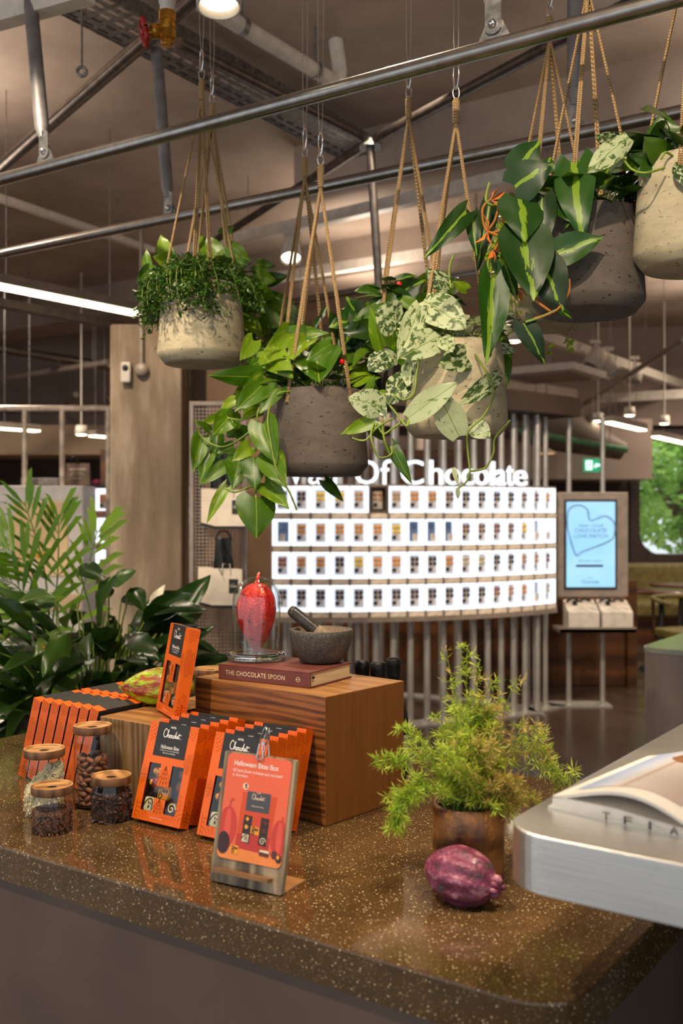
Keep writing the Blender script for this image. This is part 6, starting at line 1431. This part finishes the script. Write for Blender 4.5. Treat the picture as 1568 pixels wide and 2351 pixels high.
cre2 = MB(); cst = MB(); _c = cre; cre = cre2
creeper(h4b, 16, PI*.9, PI*1.35, .2); cre = _c
for (px_, py_) in ((1305, 795), (1300, 780), (1256, 800), (1310, 800), (1302, 790), (1262, 805)):
    for k in range(3): tiny(cre2, P(px_, py_, d4b-.08)-h4b.location, .026, .006, Vector((R(-1, 1), R(-1, 0), R(-1, .6))))
cst.tube(smooth([Vector((.05, -.1, .0)), P(1300, 770, d4b-.08)-h4b.location, P(1304, 800, d4b-.08)-h4b.location], 4), .0008, 4)
part('creeper_leaves', cre2, leafm('lime_leaf', lambda t: t.ramp(t.noise(t.coord(), 30, 2), [(.3, (110, 140, 20)), (.7, (190, 206, 40))])), h4b, kind='stuff'); part('creeper_stems', cst, VINE, h4b, kind='stuff')
# --- rightmost beige pot
h5, d5 = hanger('beige hanging pot cut off at the right side, beyond the striped plant', 1592, 618, KF, POT_B, .53, -.55)
hand(h5, Z5, 2.537, d5, [(1450, 385, 1455, 128, 195, -.04, -.06, V_GREEN), (1470, 420, 1360, 300, 130, -.06, -.1, V_GREEN), (1500, 400, 1568, 250, 140, -.05, -.07), (1250, 290, 1032, 462, 125, -.08, -.13), (1210, 330, 1065, 290, 90, -.03, -.05), (1260, 370, 1160, 470, 110, .0, -.05), (1340, 400, 1240, 460, 110, -.02, -.06, V_GREEN), (1420, 440, 1270, 400, 100, -.04, -.06, V_GREEN), (1540, 420, 1480, 300, 150, -.04, -.06, V_GREEN), (1568, 330, 1640, 230, 150, -.04, -.06), (1400, 470, 1290, 500, 80, -.05, -.06, V_GREEN), (1560, 440, 1590, 560, 110, -.1, -.14), (1160, 430, 1110, 520, 80, .02, 0, V_BRASIL)], V_SILVER)
fill(h5, 36, V_GREEN, Lm=.085); fill(h5, 10, V_SILVER, Lm=.08)
for l in ([(1460, 470, -.1), (1350, 500, -.12), (1270, 480, -.1), (1220, 420, -.08)], [(1540, 430, -.08), (1470, 380, -.1), (1440, 420, -.1)]): vz(h5, Z5, d5, l)
# ================================================================== palm and peace lily in the left middle ground
V_PEACE = variants(leafm('peace_lily_leaf', lambda t: t.ramp(rnd(t), [(0, (20, 40, 10)), (.6, (40, 70, 16)), (1, (84, 110, 40))]), .3), 'lance')
PALM = leafm('palm_leaf', lambda t: t.ramp(rnd(t), [(0, (64, 104, 8)), (1, (124, 160, 22))]), .4, .3)
BARKP = wood('bark_planter', (46, 36, 30), (78, 62, 52), (1, 1, .1), 'X', 24, .8, 5)
GD = 3.55
pl = thing('potted_peace_lily', 'dense dark broad-leaved plant in a bark planter behind the orange boxes', 'plant', (P(215, 1500, GD).x, GD, 0))
part('planter', MB().lathe([(0, 0), (.27, 0), (.28, .01), (.285, .80), (.275, .815), (.25, .815), (.245, .76)], 36), BARKP, pl); part('soil', MB().lathe([(.248, .77), (0, .79)], 24), SOIL, pl)
stm = MB(); c = pl.location
for i in range(230):
    q = R(0, 2*PI); el = R(-.15, 1.15); rr_ = R(.12, .34); hgt = .78+R(.0, .46)*(1 if R(0, 1) < .7 else .5)
    B_ = Vector((rr_*math.cos(q)*1.05, rr_*math.sin(q)*.8, hgt-rr_*.4)); L_ = R(.13, .24)
    T_ = B_+Vector((math.cos(q)*math.cos(el), math.sin(q)*math.cos(el), math.sin(el)-.35)).normalized()*L_
    s = Vector((.12*math.cos(q), .12*math.sin(q), .78)); stm.tube(smooth([s, s.lerp(B_, .55)+Vector((0, 0, .05)), B_], 3), .003, 5)
    put_leaf(pl, c+B_, c+T_, L_*R(.34, .46), V_PEACE, R(-40, 40), Vector((math.cos(q)*.4, math.sin(q)*.4-.3, .8)))
for bx, by, tx_, ty, w_ in ((330, 1420, 430, 1352, 34), (250, 1340, 300, 1305, 40), (180, 1300, 240, 1330, 46), (300, 1350, 330, 1395, 44), (40, 1540, -10, 1470, 34), (50, 1500, 10, 1570, 30)):
    B_ = P(bx, by, GD-.1); T_ = P(tx_, ty, GD-.15); put_leaf(pl, B_, T_, w_*GD/FPX, V_PEACE, 20)
    s = Vector((.05, 0, .78)); stm.tube(smooth([s, s.lerp(B_-c, .5)+Vector((0, 0, .05)), B_-c], 3), .003, 5)
part('stems', stm, VINE, pl, kind='stuff')
spa = variants(plain('spathe_white', (214, 206, 180), .5), 'lance')
for bx, by, tx_, ty, w_ in ((345, 1400, 372, 1340, 26), (300, 1480, 330, 1430, 18)):
    o = put_leaf(pl, P(bx, by, GD-.05), P(tx_, ty, GD-.05), w_*GD/FPX, spa, 10); o.name = 'spathe'; o['label'] = 'pale white spathe flower'
yp = podobj('yellow cacao pod among the dark leaves of the bark planter', plain('yellow_pod', (206, 156, 30), .5, 0, .2, 30), .11, .038, P(140, 1507, 3.3), (.3, .5, .4), True)
PD = 4.25
pa = thing('potted_palm', 'tall bright green palm with feathery fronds left of the concrete column', 'plant', (P(105, 1500, PD).x, PD, 0))
part('planter', MB().lathe([(0, 0), (.2, 0), (.21, .7), (.2, .71), (.18, .71), (.18, .66)], 28), BARKP, pa); part('soil', MB().lathe([(.182, .67), (0, .68)], 20), SOIL, pa)
c = pa.location
def pfrond(tip, mid, nl=13, ll=.2, w_=.024):
    b_ = c+Vector((R(-.05, .05), R(-.05, .05), .68)); pts = smooth([b_, mid, tip], 8); m = MB(); m.tube([p-c for p in pts], [.006*(1-.75*i/len(pts)) for i in range(len(pts))], 5)
    for i in range(nl):
        k = .42+.58*i/(nl-1); idx = min(len(pts)-2, int(k*(len(pts)-1))); p = pts[idx]; ax = (pts[idx+1]-pts[idx]).normalized(); sd = ax.cross(Vector((0, -1, .25))).normalized()
        for s in (-1, 1):
            dv = (ax*(.75+.35*i/nl)+sd*s*(.85-.45*i/nl)+Vector((0, R(-.15, .15), -.03))).normalized()*ll*R(.8, 1.1)*(1-.25*abs(i/nl-.4)); nn = dv.cross(Vector((0, -1, .3*s))).normalized()*w_*.5
            q0 = p-c; m.add([q0, q0+dv*.35+nn, q0+dv*.75+nn*.8+Vector((0, 0, -.01)), q0+dv+Vector((0, 0, -.03)), q0+dv*.75-nn*.8, q0+dv*.35-nn], [(0, 1, 2, 5), (5, 2, 4), (2, 3, 4)], 0, False)
    part('frond', m, PALM, pa)
for (tx_, ty, td, mx_, my) in ((55, 1150, 3.9, 105, 1330), (135, 1180, 4.0, 130, 1350), (-5, 1215, 3.8, 80, 1330), (5, 1260, 3.7, 75, 1340), (225, 1215, 4.0, 185, 1370), (5, 1330, 3.7, 60, 1380), (40, 1420, 3.6, 80, 1420)):
    td += .35; pfrond(P(tx_, ty, td), P(mx_, my, td), 8, .22, .022)
